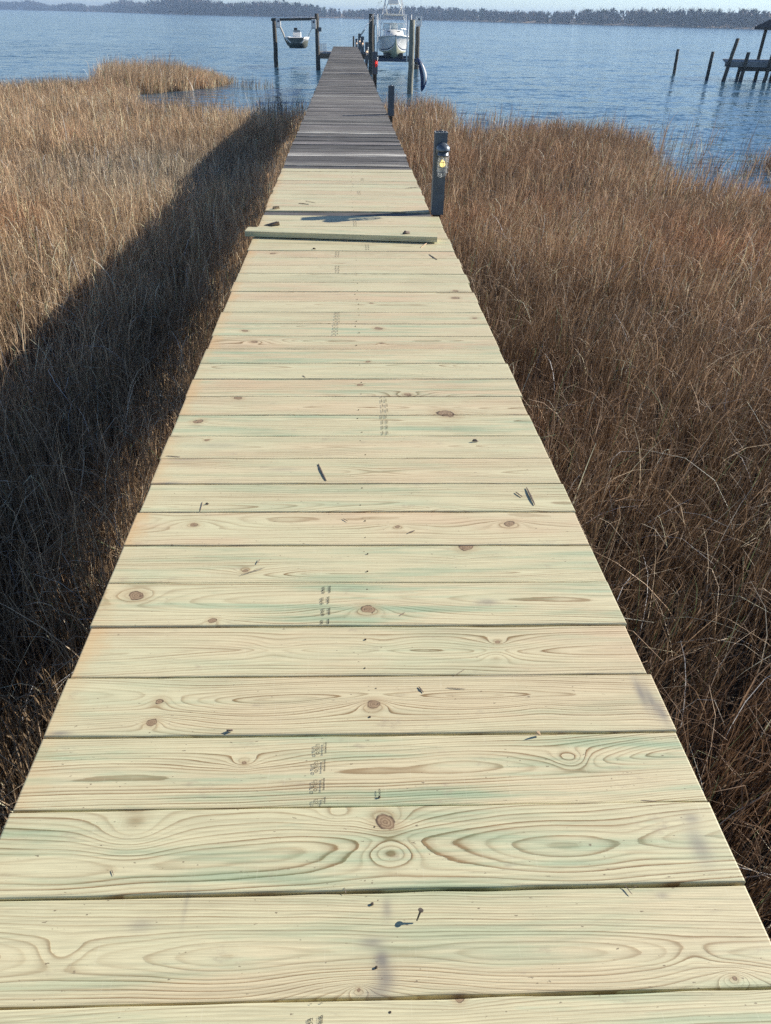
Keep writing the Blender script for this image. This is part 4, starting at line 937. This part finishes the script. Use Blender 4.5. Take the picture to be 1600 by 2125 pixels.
# ------------------------------------------------------------------ marsh grass: one mass of blades
def grass():
    g = np.random.default_rng(21)
    cams = np.array((0., 0.))
    def fill(poly, dens_fn, ymin, ymax, tuft):
        xs = [p[0] for p in poly]; ys = [p[1] for p in poly]
        x0, x1, y0, y1 = min(xs), max(xs), max(min(ys), ymin), min(max(ys), ymax)
        if y1 <= y0: return np.zeros((0, 6))
        dmax = dens_fn; n = int((x1 - x0) * (y1 - y0) * dmax / tuft)
        P = np.stack([g.uniform(x0, x1, n), g.uniform(y0, y1, n)], 1)
        P = P[inside(poly, P)]; P = P[g.random(len(P)) < .2 + pdist(poly, P) / 1.1 + (snoise(P, 1.1, 31) - .5)]
        lim = 2.5 + .60 * (P[:, 1] + 1.0)          # only what a camera near the photo's could see
        P = P[np.abs(P[:, 0]) < lim]
        T0 = g.normal(size=(len(P), 4)); P = np.repeat(P, tuft, 0); P = P + g.normal(size=P.shape) * .030 * (1 + P[:, 1:] / 16)
        return np.concatenate([P, np.repeat(T0, tuft, 0)], 1)
    out = []
    bands = [(-.5, 3, 1250), (3, 6, 1250), (6, 10, 950), (10, 16, 600), (16, 26, 330), (26, 54, 170)]
    sets = []
    for poly, hs, cls in ((LEFT, 1.0, 0), (CLUMP, 1.50, 2), (RIGHT, 1.0, 1)):
        for a, b, d in bands:
            P = fill(poly, d * (1.25 if cls == 2 else 1), a, b, 6)
            if len(P): sets.append((P, hs, cls))
    for poly, d, hs in SPARSE:
        P = fill(poly, d, -1, 60, 3); P = P[snoise(P[:, :2], .9, 8) > .38]
        if len(P): sets.append((P, hs, 1 if poly[0][0] > 0 else 3))
    P6 = np.concatenate([s[0] for s in sets]); P, TF = P6[:, :2], P6[:, 2:]; HS = np.concatenate([np.full(len(s[0]), s[1]) for s in sets]); CL = np.concatenate([np.full(len(s[0]), s[2]) for s in sets])
    keep = ~((np.abs(P[:, 0]) < .80) & (P[:, 1] < 34)); P, HS, CL, TF = P[keep], HS[keep], CL[keep], TF[keep]
    # thin out in irregular bare patches
    th = snoise(P, .55, 2); th2 = snoise(P, 1.7, 4); dens = np.clip((th * .5 + th2 * .5) * 2.4 - .15, .2, 1)
    keep = (g.random(len(P)) < dens) | (P[:, 1] > 22); P, HS, CL, TF = P[keep], HS[keep], CL[keep], TF[keep]
    n = len(P); D = np.hypot(P[:, 0], P[:, 1] + .01)
    ground = WATER + .06
    hn = .70 + .42 * snoise(P, .35, 5) + .18 * snoise(P, 2.3, 6)
    H = .80 * HS * hn * g.uniform(.6, 1.12, n) * (1 + .13 * np.clip(TF[:, 0], -1.5, 2))
    # low matted patch on the left
    mat_ = np.exp(-(((P[:, 0] + 4.9) / 2.2) ** 2 + ((P[:, 1] - 19.5) / 3.2) ** 2)); H *= 1 - .25 * mat_
    H *= np.where(CL == 2, np.interp(P[:, 0] / P[:, 1], [-.30, -.22, -.13], [1.12, 1.0, .42]), 1)
    near = np.clip(1 - (np.abs(P[:, 0]) - .8) / .5, 0, 1); H *= 1 - .30 * near * (P[:, 1] < 30)
    kind = g.random(n)            # <.62 stalk, <.93 leaf, else long straw
    az = g.uniform(0, 6.283, n); ln = np.where(kind < .68, g.gamma(2, .040, n), np.where(kind < .955, g.gamma(2.2, .085, n), g.gamma(2.2, .28, n)))
    H *= np.where(kind < .68, .84, 1.04)
    ln = np.clip(ln, 0, .75); wx = .07 + .10 * (CL == 2)
    Lx = np.cos(az) * ln * H + (wx + .065 * TF[:, 1]) * H; Ly = np.sin(az) * ln * H + (-.02 + .065 * TF[:, 2]) * H
    droop = np.where(kind < .68, g.uniform(0, .12, n), g.uniform(.10, .85, n))
    droop = np.where(g.random(n) < .12, droop + .4, droop)
    curl = g.uniform(0, 6.283, n); dd = droop * H * .45
    K = 5; us = np.linspace(0, 1, K + 1)
    W = (.0020 + .0026 * g.random(n)) * np.where(kind < .68, .85, 1.1) * (1 + np.clip(D - 4, 0, 40) * .055)
    fa = g.uniform(0, 3.1416, n)
    lev = []
    zb = np.where(HS > 0, ground, ground) - .05 + np.where((CL == 3) | ((CL == 1) & (HS < 1)), -.06, 0)
    for u in us:
        x = P[:, 0] + Lx * u ** 1.35 + np.cos(curl) * dd * u ** 4; y = P[:, 1] + Ly * u ** 1.35 + np.sin(curl) * dd * u ** 4
        z = zb + H * (u - droop * .38 * u ** 4 - ln * .35 * u * u)
        w = W * (1 - .8 * u ** 1.6); tw = fa + u * .6
        a = np.stack([x - np.cos(tw) * w, y - np.sin(tw) * w, z], 1); b = np.stack([x + np.cos(tw) * w, y + np.sin(tw) * w, z], 1); lev += [a, b]
    # no blade pokes up through the deck
    V = np.stack(lev, 1)
    over = (np.abs(V[:, :, 0]) < .86) & (V[:, :, 1] < 49); V[:, :, 0] = np.where(over, np.sign(P[:, :1]) * (.86 + .02 * g.random((n, 1))), V[:, :, 0])
    nv = 2 * (K + 1); base = np.arange(n)[:, None] * nv
    q = np.array([[2 * i, 2 * i + 1, 2 * i + 3, 2 * i + 2] for i in range(K)])
    Fc = (base[:, :, None] + q[None]).reshape(-1, 4)
    pal = {0: ((.39, .265, .155), (.78, .58, .37), (.86, .75, .57)), 1: ((.26, .165, .095), (.68, .47, .29), (.84, .73, .55)), 2: ((.40, .28, .17), (.68, .51, .33), (.80, .68, .50)), 3: ((.20, .16, .115), (.33, .265, .19), (.48, .41, .30))}
    C = np.zeros((n, 3)); mixv = g.random(n)
    for cl, (a, b, c) in pal.items():
        mk = CL == cl; a, b, c = map(np.array, (a, b, c)); m1 = mixv[mk][:, None]
        cc = np.where((kind[mk] < .68)[:, None], a * (.6 + .9 * m1), np.where((kind[mk] < .955)[:, None], a + (b - a) * m1 * 1.1, b + (c - b) * m1)); C[mk] = cc
    # shade between the near stalks put into their colour, darkest at the pier's start
    old_or_shade = np.clip((11.5 - P[:, 1]) / 7 + (snoise(P, .6, 41) - .5) * 1.2, 0, 1)[:, None] * (kind < .955)[:, None]
    C = C * (1 - .55 * old_or_shade) + np.array((.004, .001, 0)) * old_or_shade
    pn = snoise(P, .28, 12)[:, None]; C *= .82 + .4 * pn
    red = np.clip(snoise(P, .5, 14) - .6, 0, 1)[:, None] * .9; C = C * (1 + red * np.array((.25, -.12, -.25)))
    gr = np.exp(-(((P[:, 0] + 4.9) / 2.4) ** 2 + ((P[:, 1] - 19.5) / 3.6) ** 2))[:, None] * .45; gray = C.mean(1, keepdims=True) * np.array((.8, .85, .75)); C = C * (1 - gr) + gray * gr; C *= g.lognormal(0, .20, n)[:, None] * np.exp(.24 * TF[:, 3:4]); C = C * .93 + C.mean(1, keepdims=True) * .07; C = np.clip(C, .015, .82)
    grn = (g.random(n) < .015)[:, None]; C = np.where(grn, np.array((.20, .26, .13)), C)
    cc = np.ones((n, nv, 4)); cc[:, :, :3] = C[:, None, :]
    m, nt, bs = nmat('dry_grass')
    col = N(nt, 'Attribute', attribute_name='col').outputs['Color']
    nt.links.new(col, bs.inputs['Base Color']); bs.inputs['Roughness'].default_value = .55; bs.inputs['Specular IOR Level'].default_value = .35
    tr = nt.nodes.new('ShaderNodeBsdfTranslucent'); nt.links.new(col, tr.inputs['Color'])
    mx = nt.nodes.new('ShaderNodeMixShader'); mx.inputs[0].default_value = .25
    nt.links.new(bs.outputs[0], mx.inputs[1]); nt.links.new(tr.outputs[0], mx.inputs[2]); nt.links.new(mx.outputs[0], nt.nodes['Material Output'].inputs['Surface'])
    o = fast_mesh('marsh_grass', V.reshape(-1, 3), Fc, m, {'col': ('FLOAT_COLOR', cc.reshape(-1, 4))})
    print('BLADES', n)
    tag(o, 'dry tan and brown marsh grass on both sides of the pier', 'marsh grass', kind='stuff')
grass()
bpy.context.view_layer.update()
